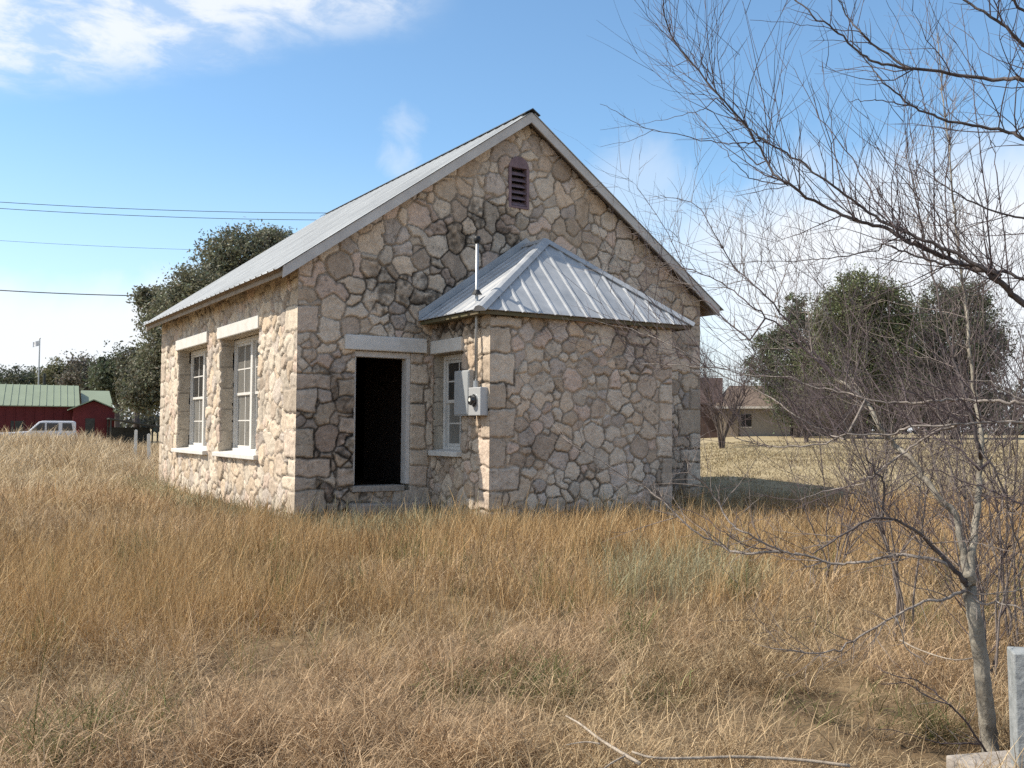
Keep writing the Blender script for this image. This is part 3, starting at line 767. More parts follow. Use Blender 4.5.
# ------------------------------------------------------------------ grass
def in_building(x, y, g=.05):
    return ((x > -g) & (x < BW+g) & (y > -g) & (y < BL+g)) | ((x > AX0-g) & (x < AX1+g) & (y > -AD-g) & (y < g))
def make_grass(N=760000):
    th0, th1 = -.80, .80
    d = np.exp(RNG.uniform(math.log(2.6), math.log(62), N)); th = RNG.uniform(th0, th1, N)
    x = CAM[0]+d*np.sin(YAW+th); y = CAM[1]+d*np.cos(YAW+th)
    ok = ~in_building(x, y); x, y, d, th = x[ok], y[ok], d[ok], th[ok]
    # pull some blades into tufts
    tx = (hash2(np.floor(x/.35), np.floor(y/.35), 3)-.5)*.35+np.floor(x/.35)*.35+.17; ty = (hash2(np.floor(x/.35), np.floor(y/.35), 8)-.5)*.35+np.floor(y/.35)*.35+.17
    pull = np.where(RNG.random(len(x)) < .45, .55, 0)*ss(d, 30, 8)
    x = x*(1-pull)+tx*pull; y = y*(1-pull)+ty*pull
    ok = ~in_building(x, y); x, y, d, th, = x[ok], y[ok], d[ok], th[ok]
    slab_q = on_ground(1005, 4.15)
    ok = np.hypot(x-slab_q[0], y-slab_q[1]) > .34; x, y, d, th = x[ok], y[ok], d[ok], th[ok]
    keep = RNG.random(len(x)) > .80*ss(fbm(x, y, .7, 410, 3), .54, .36)*ss(-d, -14, -7)      # thin spots
    x, y, d, th = x[keep], y[keep], d[keep], th[keep]
    n = len(x)
    patch = fbm(x, y, 3.2, 100, 3); patch2 = fbm(x, y, 1.1, 140, 3)
    # zones -------------------------------------------------------
    right = ss(th, .12, .30)
    dj = d+(patch-.5)*9+(patch2-.5)*4.0+(fbm(x, y, 6.0, 510, 2)-.5)*4+.8*ss(-th, .1, .35)
    blue = ss(dj, 4.6, 10.0)*(1-.85*right*ss(dj, 12.8, 10.2))*(1-ss(d, 17, 24))      # tall rust-coloured bluestem
    blue = blue*(1-.85*ss(-th, .16, .34)*ss(d, 10, 14))
    blue = .68*blue*(1-.65*ss(patch, .54, .70))
    back_right = ((x > BW-.5) & (y > -1.0))
    back_right = back_right | ((th > .2) & (d > 19.5))
    far_left = ss(d, 18, 26)*ss(-th, .05, .2)
    tall = RNG.random(n)
    isb = tall < blue
    h = np.where(isb, RNG.normal(.32, .10, n)*(.45+1.1*patch2), RNG.normal(.23, .09, n)*(.45+1.1*patch2))
    stalk = (RNG.random(n) < .03)
    h = np.where(stalk, h*1.45, h)
    h = h*(1-.4*ss(-d, -4.6, -3))
    h = np.where((far_left > .5) & (d < 26), RNG.normal(.34, .10, n)*(.6+.8*patch), h)
    h = np.where((far_left > .5) & (d >= 26), RNG.normal(.50, .15, n)*(.7+.6*patch), h)
    h = np.where(back_right, RNG.normal(.07, .025, n), h)
    # weeds are trimmed low where the doorway and the walls' feet show
    nearwall = ((y > -AD-1.2) & (y < 0) & (x > -.6) & (x < AX0))
    h = np.where(nearwall, h*.80, h)
    h = np.where((y > -.9) & (y < 0) & (x > .6) & (x < 2.2), h*.75, h)
    h = np.where(nearwall & (RNG.random(n) < .06), h*1.7, h)
    h = np.clip(h, .03, .95)
    thatch = (~isb) & (RNG.random(n) < .72*ss(-d, -15, -8)) & ~back_right
    h = np.where(thatch, RNG.uniform(.05, .17, n), h); lift = np.where(thatch, RNG.random(n)**1.4*.20*(.3+1.1*patch2), 0)
    w = RNG.uniform(.0018, .0046, n)*np.maximum(1, d/6.0)*np.where(isb, .85, 1.0)
    lean = np.where(isb, RNG.gamma(2.0, .23, n), RNG.gamma(2.8, .42, n)); lean = np.where(thatch, RNG.uniform(.4, 2.0, n), lean); lean = np.where(back_right, .6, lean)
    lean = np.clip(lean, .02, 2.2)
    wind = YAW+math.radians(95)
    a = np.where(RNG.random(n) < .12, wind+RNG.normal(0, .6, n), RNG.uniform(0, 2*np.pi, n))
    dirx, diry = np.sin(a), np.cos(a)
    curl = RNG.uniform(.9, 1.8, n)
    zg = ground_z(x, y)-.02+lift
    wa = RNG.uniform(0, 2*np.pi, n); wx, wy = np.cos(wa)*w*.5, np.sin(wa)*w*.5
    def pt(t):
        ang = lean*(t**.5)*curl
        hor = h*t*np.sin(np.clip(lean*(.45+.55*t*curl), 0, 2.1)); ver = h*t*np.cos(np.clip(lean*(.45+.45*t*curl), 0, 1.50))
        return x+dirx*hor, y+diry*hor, zg+ver
    V = np.zeros((n, 7, 3))
    for k, t in enumerate((0, .36, .70)):
        px, py, pz = pt(t); f = (1.0, .95, .7)[k]
        V[:, 2*k] = np.stack([px-wx*f, py-wy*f, pz], -1); V[:, 2*k+1] = np.stack([px+wx*f, py+wy*f, pz], -1)
    px, py, pz = pt(1.0); V[:, 6] = np.stack([px, py, pz], -1)
    base = np.arange(n)[:, None]*7
    q1 = base+np.array([0, 1, 3, 2]); q2 = base+np.array([2, 3, 5, 4]); tr = base+np.array([4, 5, 6])
    loops = np.concatenate([q1, q2, tr], 1).ravel()
    starts = (np.arange(n)[:, None]*11+np.array([0, 4, 8])).ravel()
    # colour
    c_blue = np.array([.49, .305, .13]); c_blue2 = np.array([.62, .45, .24]); c_straw = np.array([.62, .47, .275]); c_grey = np.array([.45, .335, .20]); c_pink = np.array([.52, .345, .21])
    r1 = RNG.random(n)[:, None]; r2 = RNG.random(n)[:, None]
    cb = c_blue*(1-r1)+c_blue2*r1; cs = c_straw*(1-r1)+c_grey*r1
    cs = cs*(1-.5*ss(patch2, .45, .65)[:, None])+c_pink*.5*ss(patch2, .45, .65)[:, None]
    C = np.where(isb[:, None], cb, cs)
    C = np.where((far_left > .5)[:, None], np.array([.66, .53, .35])*(.8+.3*r2), C)
    C = np.where(back_right[:, None], np.array([.43, .355, .215])*(.8+.35*r2), C)
    green = (vnoise(x, y, .45, 300) > .77) & (d < 11) & (RNG.random(n) < .6)
    C = np.where(green[:, None], np.array([.15, .165, .06])*(.7+.7*r2), C)
    sage = (vnoise(x, y, 1.3, 333)*ss(th, .02, .12)*ss(-th, -.33, -.25) > .52) & (d > 6) & (d < 10.5) & (RNG.random(n) < .65)
    C = np.where(sage[:, None], np.array([.46, .42, .26])*(.8+.4*r2), C)
    foot = (nearwall | ((x < 0) & (x > -1.1) & (y > 0) & (y < BL)) | ((y < -AD) & (y > -AD-.6) & (x > AX0-.4) & (x < AX1+1)))
    weed = foot & (RNG.random(n) < .55)
    C = np.where(weed[:, None], np.array([.33, .31, .19])*(.7+.6*r2), C)
    dark = RNG.random(n) < .14+.42*ss(patch2, .54, .38)
    C = np.where(dark[:, None], C*np.array([.52, .46, .42]), C)
    C = C*RNG.uniform(.62, 1.24, (n, 1))
    o = np_mesh('dry_grass', V.reshape(-1, 3), loops, starts, MAT['grass'], None, np.repeat(C, 7, 0))
    tag(o, 'tall dry straw and rust coloured grass filling the field', 'grass', None, 'stuff')
make_grass()

# ------------------------------------------------------------------ trees with leaves
def leaf_cloud(lobes, n, size, col, rng, clump=.38, shell=.55, flat=1.0):
    P = []; CL = []
    vol = np.array([l[1][0]*l[1][1]*l[1][2] for l in lobes])**.67; vol /= vol.sum()
    for (c, r), v in zip(lobes, vol):
        m = max(60, int(n*v)); nc = max(10, m//90)
        d = rng.normal(size=(nc, 3)); d /= np.linalg.norm(d, axis=1)[:, None]
        rr = rng.uniform(shell, 1.06, nc)[:, None]
        cc = np.array(c)+d*rr*np.array(r)
        k = rng.integers(0, nc, m)
        sp = clump*min(r)*rng.uniform(.35, 1.0, nc)
        P.append(cc[k]+np.clip(rng.normal(size=(m, 3)), -1.7, 1.7)*sp[k][:, None]*np.array([1, 1, .75]))
        CL.append(rng.uniform(.68, 1.3, nc)[k])
    P = np.concatenate(P); CL = np.concatenate(CL); n = len(P)
    s = size*rng.uniform(.5, 1.35, n)
    a = rng.normal(size=(n, 3)); a /= np.linalg.norm(a, axis=1)[:, None]
    b = np.cross(a, rng.normal(size=(n, 3))); b /= np.linalg.norm(b, axis=1)[:, None]
    V = np.stack([P-a*s[:, None], P+b*s[:, None]*.45, P+a*s[:, None], P-b*s[:, None]*.45], 1).reshape(-1, 3)
    C = np.array(col)*(CL*rng.uniform(.7, 1.3, n))[:, None]*(1+rng.normal(0, .06, (n, 3)))
    return V, np.repeat(np.clip(C, .005, .6), 4, 0)
def leafy_tree(name, base, lobes, n, size, col, label, group=None, trunk_r=.25, seed=1, clump=.38, bark='darkbark', shell=.55):
    rng = np.random.default_rng(seed)
    base = np.array(base); t = empty(name, base, 0, label, 'tree', group)
    V, C = leaf_cloud(lobes, n, size, col, rng, clump, shell)
    V = V-base
    V = V[:]  # local
    np_mesh('crown', V, np.arange(len(V)), np.arange(len(V)//4)*4, MAT['leaf'], t, C)
    m = MB(); top = np.mean([l[0] for l in lobes], axis=0)-base
    mid = np.array([top[0]*.3, top[1]*.3, top[2]*.45])
    m.tube([(0, 0, -.2), mid*.5, mid], [trunk_r*1.25, trunk_r, trunk_r*.8], 8)
    for (c, r) in lobes:
        e = np.array(c)-base
        m.tube([mid, mid*.45+e*.55+rng.normal(size=3)*.2, e, e+np.array([rng.normal()*.3*r[0], rng.normal()*.3*r[1], r[2]*.6])], [trunk_r*.62, trunk_r*.4, trunk_r*.22, .02], 6)
        for _ in range(4):
            d = rng.normal(size=3); d[2] = abs(d[2]); d /= np.linalg.norm(d)
            m.tube([e*.7+mid*.3, e+d*np.array(r)*.5, e+d*np.array(r)*.95], [trunk_r*.25, trunk_r*.12, .015], 5)
    m.build('trunk', MAT[bark], t)
    return t
def lobes_px(L, depth, squash=1.0):
    k = depth/F_PX
    return [(at(u, v, depth+dz), (ru*k, ru*k*squash, rv*k)) for (u, v, ru, rv, dz) in L]
OAK = (.062, .066, .036)
leafy_tree('oak_tree', on_ground(215, 44), lobes_px([(236, 262, 30, 30, 0), (268, 242, 17, 13, 1), (210, 300, 36, 32, -1), (178, 325, 34, 30, 0), (152, 300, 16, 14, 1), (165, 372, 32, 34, 1), (240, 330, 50, 45, 2), (146, 392, 22, 20, 0)], 44),
           95000, .085, (.17, .17, .11), 'large evergreen oak rising behind the metal roof', None, .38, 3)
leafy_tree('oak_tree', on_ground(300, 52), lobes_px([(275, 245, 20, 16, 0), (300, 262, 26, 22, 0), (330, 280, 30, 30, 0)], 52), 24000, .09, (.15, .152, .10), 'small rounded oak crown just showing over the roof slope', None, .3, 4)
bgroup = 'trees along the skyline behind the red barn'
for k, (u, top, ru, dp, col, lab) in enumerate([
        (6, 372, 26, 100, (.065, .07, .045), 'low grey green tree above the left end of the green roof'),
        (38, 377, 18, 104, (.07, .075, .05), 'low pale tree behind the flagpole'),
        (62, 366, 20, 96, (.085, .085, .045), 'yellowish tree above the gap in the green roofs'),
        (90, 361, 24, 92, (.08, .072, .055), 'greyish brown tree behind the red gabled extension'),
        (118, 356, 22, 86, (.062, .07, .042), 'dull green tree between barn and large oak'),
        (138, 352, 16, 70, (.055, .052, .032), 'dark tree beside the stone house back corner')]):
    bot = 405 if k < 5 else 412
    leafy_tree('background_tree', on_ground(u, dp), lobes_px([(u, (top+bot)/2-6, ru, (bot-top)/2, 0), (u-ru*.5, top+14, ru*.5, 12, 0), (u+ru*.5, top+12, ru*.55, 11, 1), (u, top+26, ru*1.15, 20, 1)], dp), 13000, .15, tuple(1.6*c for c in col), lab, bgroup, .25, 20+k)
jg = 'cedars beyond the lawn'
JU = (.048, .068, .028)
leafy_tree('cedar_tree', on_ground(797, 74), lobes_px([(797, 308, 12, 18, 0), (795, 335, 18, 26, 0), (785, 365, 26, 34, 0), (765, 365, 18, 30, 1), (800, 395, 30, 30, 0), (822, 345, 26, 30, 1)], 74), 40000, .10, (.115, .135, .07), 'small pointed cedar at the left of the cedar row', jg, .25, 41, .3)
leafy_tree('cedar_tree', on_ground(862, 70), lobes_px([(862, 296, 27, 24, 0), (838, 320, 26, 30, 0), (888, 318, 27, 32, 0), (862, 340, 40, 36, 1), (835, 375, 38, 42, 0), (890, 380, 36, 42, 0), (862, 400, 45, 30, 1)], 70), 110000, .105, (.145, .16, .075), 'broad round bright green cedar in the middle of the row', jg, .3, 42, .3)
leafy_tree('cedar_tree', on_ground(955, 72), lobes_px([(940, 312, 22, 26, 0), (968, 310, 24, 28, 1), (955, 345, 38, 36, 0), (930, 385, 32, 38, 0), (972, 388, 26, 38, 0), (950, 405, 40, 26, 1), (912, 348, 26, 34, 1), (985, 350, 24, 34, 0)], 72), 80000, .105, (.11, .12, .07), 'darker cedar at the right end of the row', jg, .3, 43, .3)
# far wood closing the horizon
def far_wood():
    rng = np.random.default_rng(77); lobes = []
    for k in range(150):
        th = -1.0+2.0*k/149; d = rng.uniform(170, 230)
        x = CAM[0]+d*math.sin(YAW+th); y = CAM[1]+d*math.cos(YAW+th); hh = rng.uniform(2.0, 4.2)*(1.5 if th > .15 else 1)
        lobes.append(((x, y, .3+hh*.6), (5, 5, hh)))
    V, C = leaf_cloud(lobes, 42000, .65, (.085, .085, .065), rng)
    o = np_mesh('distant_woods', V, np.arange(len(V)), np.arange(len(V)//4)*4, MAT['leaf'], None, C)
    tag(o, 'low grey green woods closing the far horizon', 'woods', None, 'stuff')
far_wood()

# ------------------------------------------------------------------ red barn, vehicle, carport, flagpole, stakes
RZ = -YAW
D_B = 70.0
kB = D_B/F_PX*.905
ob = on_ground(78, D_B)
RZB = -(YAW+math.atan((50-512)/F_PX)); KX = math.cos(math.atan((50-512)/F_PX))
barn = empty('red_barn', ob, RZB, 'long dark red barn with a pale green metal roof and gabled extension', 'barn')
e_z = px_h(405.5, 40, D_B)-ob[2]; r_z = px_h(386.5, 40, D_B+4)-ob[2]
LB = 16.0
MB().box(-LB, -.1, 0, 8, -.5, e_z).build('wall', MAT['red'], barn)
for nm, y0, y1, z0, z1 in (('roof', -.35, 4.0, e_z-.10, r_z), ('roof', 8.35, 4.0, e_z-.10, r_z)):
    m = MB(); m.prism([(-LB-.3, y0, z0), (.15, y0, z0), (.15, y1, z1), (-LB-.3, y1, z1)], (0, 0, .06))
    if y0 < 0:
        x = -LB
        while x < .1:
            m.prism([(x, y0, z0+.061), (x+.05, y0, z0+.061), (x+.05, y1, z1+.061), (x, y1, z1+.061)], (0, 0, .04)); x += .45
    m.build(nm, MAT['green'], barn)
MB().prism([(-.12, 0, e_z-.05), (-.12, 8, e_z-.05), (-.12, 4, r_z-.08)], (.02, 0, 0)).build('gable_wall', MAT['red'], barn)
gx0, gx1 = -.45, (117-78)*kB
gp = px_h(400, 95, D_B-2)-ob[2]; ge = px_h(408.5, 95, D_B-2)-ob[2]; gm = (gx0+gx1)/2-.05
MB().prism([(gx0+.15, -2, -.5), (gx1-.15, -2, -.5), (gx1-.15, -2, ge), (gm, -2, gp-.08), (gx0+.15, -2, ge)], (0, 6, 0)).build('extension', MAT['red'], barn)
for (xa, za, xb, zb) in ((gx0-.2, ge-.15, gm, gp), (gx1+.15, ge-.15, gm, gp)):
    MB().prism([(xa, -2.35, za), (xb, -2.35, zb), (xb, -2.35, zb+.07), (xa, -2.35, za+.07)], (0, 6.2, 0)).build('roof', MAT['green'], barn)
xr0, xr1 = (83-78)*kB, (115-78)*kB
zt = px_h(391.5, 100, D_B+5)-ob[2]
MB().prism([(xr0, 1.0, ge-.1), (xr1+.1, 1.0, ge-.1), (xr1-.05, 5.2, zt), (xr0, 5.2, zt)], (0, 0, .07)).build('roof', MAT['green'], barn)
MB().box(gm-.5, gm+.1, -2.03, -1.99, 0, 1.9).build('door', MAT['green_dark'], barn)
MB().box(-4.2, -3.3, -.03, .01, .2, 1.7).build('door', MAT['green_dark'], barn)
MB().tube([(-2.2, 4.6, r_z-.6), (-2.2, 4.6, r_z+.95)], .09, 8).build('flue', MAT['green_dark'], barn)
bt = MB(); x = -LB
while x < -.6:
    bt.box(x, x+.06, -.045, -.003, 0, e_z-.02); x += .6
bt.build('siding', MAT['red'], barn)
# carport right of the barn
cp = on_ground(136, 66)
car = empty('carport', cp, RZB, 'low dark carport between red barn and stone house', 'carport')
MB().prism([(-1.6, 0, 1.85), (1.6, 0, 1.3), (1.6, 4, 1.3), (-1.6, 4, 1.85)], (0, 0, .08)).build('roof', MAT['green_dark'], car)
for x, z in ((-1.5, 1.84), (1.45, 1.33)):
    for y in (.1, 3.8): MB().box(x-.05, x+.05, y-.05, y+.05, -.3, z).build('post', MAT['green_dark'], car)
MB().box(-1.4, 1.3, 3.9, 3.98, -.3, 1.3).build('back_wall', MAT['green_dark'], car)

# white estate car
D_C = 57.0
oc = on_ground(42, D_C); zr = px_h(421.0, 55, D_C)
oc[2] = min(oc[2], zr-1.72)
suv = empty('parked_car', oc, RZB, 'white estate car parked in front of the red barn', 'car')
def carx(u): return (u-42)*D_C/F_PX*KX
x0, x1 = carx(-8), carx(79.5)
prof = [(x0, .45), (x0+.05, .85), (x0+.15, 1.0), (carx(30), 1.12), (carx(40), 1.66), (carx(44), 1.72), (carx(74.5), 1.72), (carx(77), 1.66), (x1-.12, 1.15), (x1, 1.0), (x1, .42), (x1-.2, .35), (x0+.2, .35)]
MB().prism([(x, -.9, z) for x, z in prof], (0, 1.8, 0)).build('body', MAT['carwhite'], suv, .06)
for a, b_, c, d in ((31.5, 40, 39, 44.5), (48, 59.5, 48, 59.5), (63.5, 74, 63.5, 72.5)):
    for y in (-.925, .905):
        MB().prism([(carx(a), y, 1.17), (carx(b_)+(0), y, 1.17), (carx(d), y, 1.6), (carx(c), y, 1.6)] if a > 40 else [(carx(33), y, 1.17), (carx(46), y, 1.17), (carx(46), y, 1.6), (carx(41.5), y, 1.6)], (0, .02, 0)).build('window', MAT['carglass'], suv)
MB().prism([(carx(31.3)-.02, -.75, 1.2), (carx(31.3)-.02, .75, 1.2), (carx(39.6)-.02, .7, 1.62), (carx(39.6)-.02, -.7, 1.62)], (-.02, 0, .012)).build('windscreen', MAT['carglass'], suv)
for x in (carx(10), carx(68)):
    for y in (-.84, .84):
        w_ = MB().lathe([(.2, -.10), (.34, -.10), (.36, -.06), (.36, .06), (.34, .10), (.2, .10)], (x, y, .34), 'y', 22).build('wheel', MAT['tyre'], suv)
        MB().lathe([(.205, -.105), (.08, -.115), (.08, .115), (.205, .105)], (x, y, .34), 'y', 16).build('rim', MAT['rim'], w_)
for y in (-.7, .7):
    MB().box(x0-.01, x0+.14, y-.14, y+.14, .78, .92).build('headlight', MAT['lamp'], suv, .02)
MB().box(carx(62), carx(63), -.93, -.9, .95, 1.0).build('handle', MAT['black'], suv)
MB().box(x1-.06, x1+.012, -.8, -.55, .9, 1.2).build('tail_light', MAT['flag_red'], suv)
for y in (-.7, .7): MB().tube([(carx(46), y, 1.76), (carx(73), y, 1.76)], .02, 6).build('roof_rail', MAT['black'], suv)

fp = on_ground(38.5, 85)
fl_ = empty('flagpole', fp, RZ, 'thin pale flagpole standing behind the red barn', 'flagpole')
hz = px_h(339, 38.5, 85)-fp[2]
MB().tube([(0, 0, -.2), (0, 0, hz)], [.09, .05], 8).build('pole', MAT['steel'], fl_)
flg = MB()
nx_ = 8
flg.add([( -i*.075, .05*math.sin(i*1.1)+dy, hz-.1-j*.45-.02*i) for dy in (0, .012) for j in (0, 1) for i in range(nx_+1)],
        [(i, i+1, nx_+2+i, nx_+1+i) for i in range(nx_)] + [(2*(nx_+1)+i, 3*(nx_+1)+i, 3*(nx_+1)+i+1, 2*(nx_+1)+i+1) for i in range(nx_)])
flg.build('flag', MAT['flag_white'], fl_)
MB().lathe([(.02, 0), (.09, .06), (.02, .14)], (0, 0, hz), 'z', 10).build('finial', MAT['steel'], fl_)

for k, (u, top, dp, lab) in enumerate([(136.8, 429.5, 31, 'taller thin white stake in the grass left of the stone house'), (151.2, 433.5, 29, 'shorter white stake closest to the stone house back corner')]):
    g = on_ground(u, dp); hgt = px_h(top, u, dp)-g[2]
    m = MB().prism([(-.045, -.02, -.2), (.045, -.02, -.2), (.045, -.02, hgt-.03), (.0, -.02, hgt), (-.045, -.02, hgt-.03)], (0, .04, 0))
    o = m.build('marker_stake', MAT['stake'], None, .004); o.location = tuple(g); o.rotation_euler = (math.radians(2), math.radians(1.5-3*k), RZ)
    tag(o, lab, 'stake', 'white stakes in the grass')

# ------------------------------------------------------------------ brick house beyond the lawn
D_H = 80.0; RZH = -(YAW+math.atan((770-512)/F_PX)); kH = D_H/F_PX*.967
oh = on_ground(760, D_H)
bh = empty('brick_house', oh, RZH, 'low tan brick house with a brown roof beyond the lawn', 'house')
hx = lambda u: (u-760)*kH
ez = px_h(408.5, 760, D_H)-oh[2]; rz_ = px_h(387, 760, D_H+4)-oh[2]
MB().box(hx(718), hx(738), 0, 7.5, -.5, ez).build('wall', MAT['brick'], bh)
MB().box(hx(738.2), hx(790), .4, 7.5, -.5, ez).build('wall', MAT['siding'], bh)
MB().box(hx(794), hx(850), 1.2, 7.5, -.5, ez).build('wall', MAT['siding'], bh)
MB().box(hx(690), hx(717.5), .8, 7.5, -.5, ez+.4).build('wall', MAT['brick_dark'], bh)
MB().prism([(hx(712), -.6, ez), (hx(856), -.6, ez), (hx(842), 4, rz_), (hx(727), 4, rz_)], (0, 0, .12)).build('roof', MAT['shingle'], bh)
MB().prism([(hx(712), 8.2, ez), (hx(856), 8.2, ez), (hx(842), 4.05, rz_), (hx(727), 4.05, rz_)], (0, 0, .12)).build('roof', MAT['shingle'], bh)
MB().prism([(hx(686), .2, ez+.35), (hx(722), .2, ez+.35), (hx(720), 4.2, rz_+.7), (hx(690), 4.2, rz_+.7)], (0, 0, .12)).build('roof', MAT['brick_dark'], bh)
MB().box(hx(713), hx(855), -.64, -.60, ez-.02, ez+.16).build('fascia', MAT['frame'], bh)
wn_ = MB().box(hx(741), hx(751), .35, .405, .75, 1.75).build('window', MAT['glass_dark'], bh)
MB().box(hx(740.3), hx(751.7), .345, .41, .66, .745).build('sill', MAT['frame'], wn_)
MB().box(hx(790.2), hx(793.8), .9, 1.1, -.3, ez-.05).build('door', MAT['green_dark'], bh)
MB().box(hx(815), hx(822), 1.15, 1.21, .7, 1.7).build('window', MAT['glass_dark'], bh)

# ------------------------------------------------------------------ power lines
def wire(u0, v0, d0, u1, v1, d1, sag, r, lab):
    a, b_ = at(u0, v0, d0), at(u1, v1, d1)
    pts = [a*(1-t)+b_*t-np.array([0, 0, sag*4*t*(1-t)]) for t in np.linspace(0, 1, 25)]
    tag(MB().tube(pts, r, 5).build('power_line', MAT['wire']), lab, 'power line', 'power lines on the left')
wire(-160, 190, 60, 330, 213, 68, .35, .020, 'topmost thin power line crossing the blue sky toward the roof')
wire(-160, 196, 60, 330, 220, 68, .35, .020, 'second thin power line close under the topmost one')
wire(-160, 228, 75, 250, 251, 80, .3, .013, 'faintest power line in open sky, midway between the others')
wire(-160, 277, 48, 235, 296, 52, .3, .026, 'thickest dark power line running low into the oak')

# ------------------------------------------------------------------ bare trees
def smooth_path(pts, n=5):
    P = [np.array(p, float) for p in pts]; Q = [2*P[0]-P[1]]+P+[2*P[-1]-P[-2]]; out = []
    for i in range(1, len(Q)-2):
        for k in range(n):
            t = k/n
            out.append(.5*((2*Q[i])+(-Q[i-1]+Q[i+1])*t+(2*Q[i-1]-5*Q[i]+4*Q[i+1]-Q[i+2])*t*t+(-Q[i-1]+3*Q[i]-3*Q[i+1]+Q[i+2])*t**3))
    out.append(P[-1]); return out
LS = .78
def limb(pxs, d0, d1, r0, r1, jit=.012, seed=0):
    n = len(pxs); rng = np.random.default_rng(seed+int(pxs[0][0]*7+pxs[-1][1]))
    pts = [at(u, v, d0+(d1-d0)*i/(n-1)+(rng.normal()*.03 if 0 < i < n-1 else 0)) for i, (u, v) in enumerate(pxs)]
    pts = smooth_path(pts, 5)
    m = len(pts)
    pts = [p+(rng.normal(size=3)*jit*.26 if 0 < i < m-1 else 0) for i, p in enumerate(pts)]
    rad = [r0+(r1-r0)*(i/(m-1))**.62 for i in range(m)]
    return pts, [q*LS for q in rad]
def snap(trunk, L):
    """start every limb inside the wood it grows from"""
    base = [np.array(trunk)]
    for (pts, rad), _ in L:
        B_ = np.concatenate(base); dd = np.linalg.norm(B_-pts[0], axis=1); j = int(np.argmin(dd))
        if .004 < dd[j] < .55:
            q = B_[j]
            if dd[j] > .06:
                mid = (q*.5+pts[0]*.5); pts.insert(0, mid); rad.insert(0, rad[0])
            pts.insert(0, q); rad.insert(0, rad[0])
        base.append(np.array(pts))
UPV = np.array([0, 0, 1.0])
def twig(m, p, d, L, r, rng, lev, up=.25, seg=4):
    n = 5 if lev else 4
    pts = [p]; dd = d/np.linalg.norm(d)
    for i in range(n):
        dd = dd+rng.normal(size=3)*.13+UPV*up*.16; dd /= np.linalg.norm(dd)
        pts.append(pts[-1]+dd*L/n)
    m.tube(pts, [r*(1-.72*i/n) for i in range(n+1)], seg, cap=False)
    if lev > 0:
        for _ in range(rng.integers(3, 6)):
            i = rng.integers(1, n+1); t = pts[i]-pts[i-1]; t /= np.linalg.norm(t)
            s = np.cross(t, rng.normal(size=3)); s /= np.linalg.norm(s)
            twig(m, pts[i]-t*rng.uniform(0, L/n), t*.75+s*rng.uniform(.5, .95)+UPV*.12, L*rng.uniform(.3, .65), max(r*.6, .0013), rng, lev-1, up, 3)
def clothe(m, limbs, rng, dens, Lr=(.25, .8), start=.12, up=.3, rmax=.0038, lev=1):
    for pts, rad in limbs:
        cum = np.cumsum([0]+[np.linalg.norm(pts[i+1]-pts[i]) for i in range(len(pts)-1)])
        for _ in range(int(cum[-1]*dens)):
            s = rng.uniform(start, 1)*cum[-1]; i = min(np.searchsorted(cum, s), len(pts)-1); i = max(i, 1)
            t = pts[i]-pts[i-1]; t /= np.linalg.norm(t)+1e-9
            q = np.cross(t, rng.normal(size=3)); q /= np.linalg.norm(q)
            twig(m, pts[i], t*rng.uniform(.35, .9)+q*rng.uniform(.5, 1.0)+UPV*up*rng.uniform(.3, 1.4), rng.uniform(*Lr), min(rad[i]*.55, rmax), rng, lev, up)
def shift(m, b): m.v = [(x-b[0], y-b[1], z-b[2]) for x, y, z in m.v]; return m

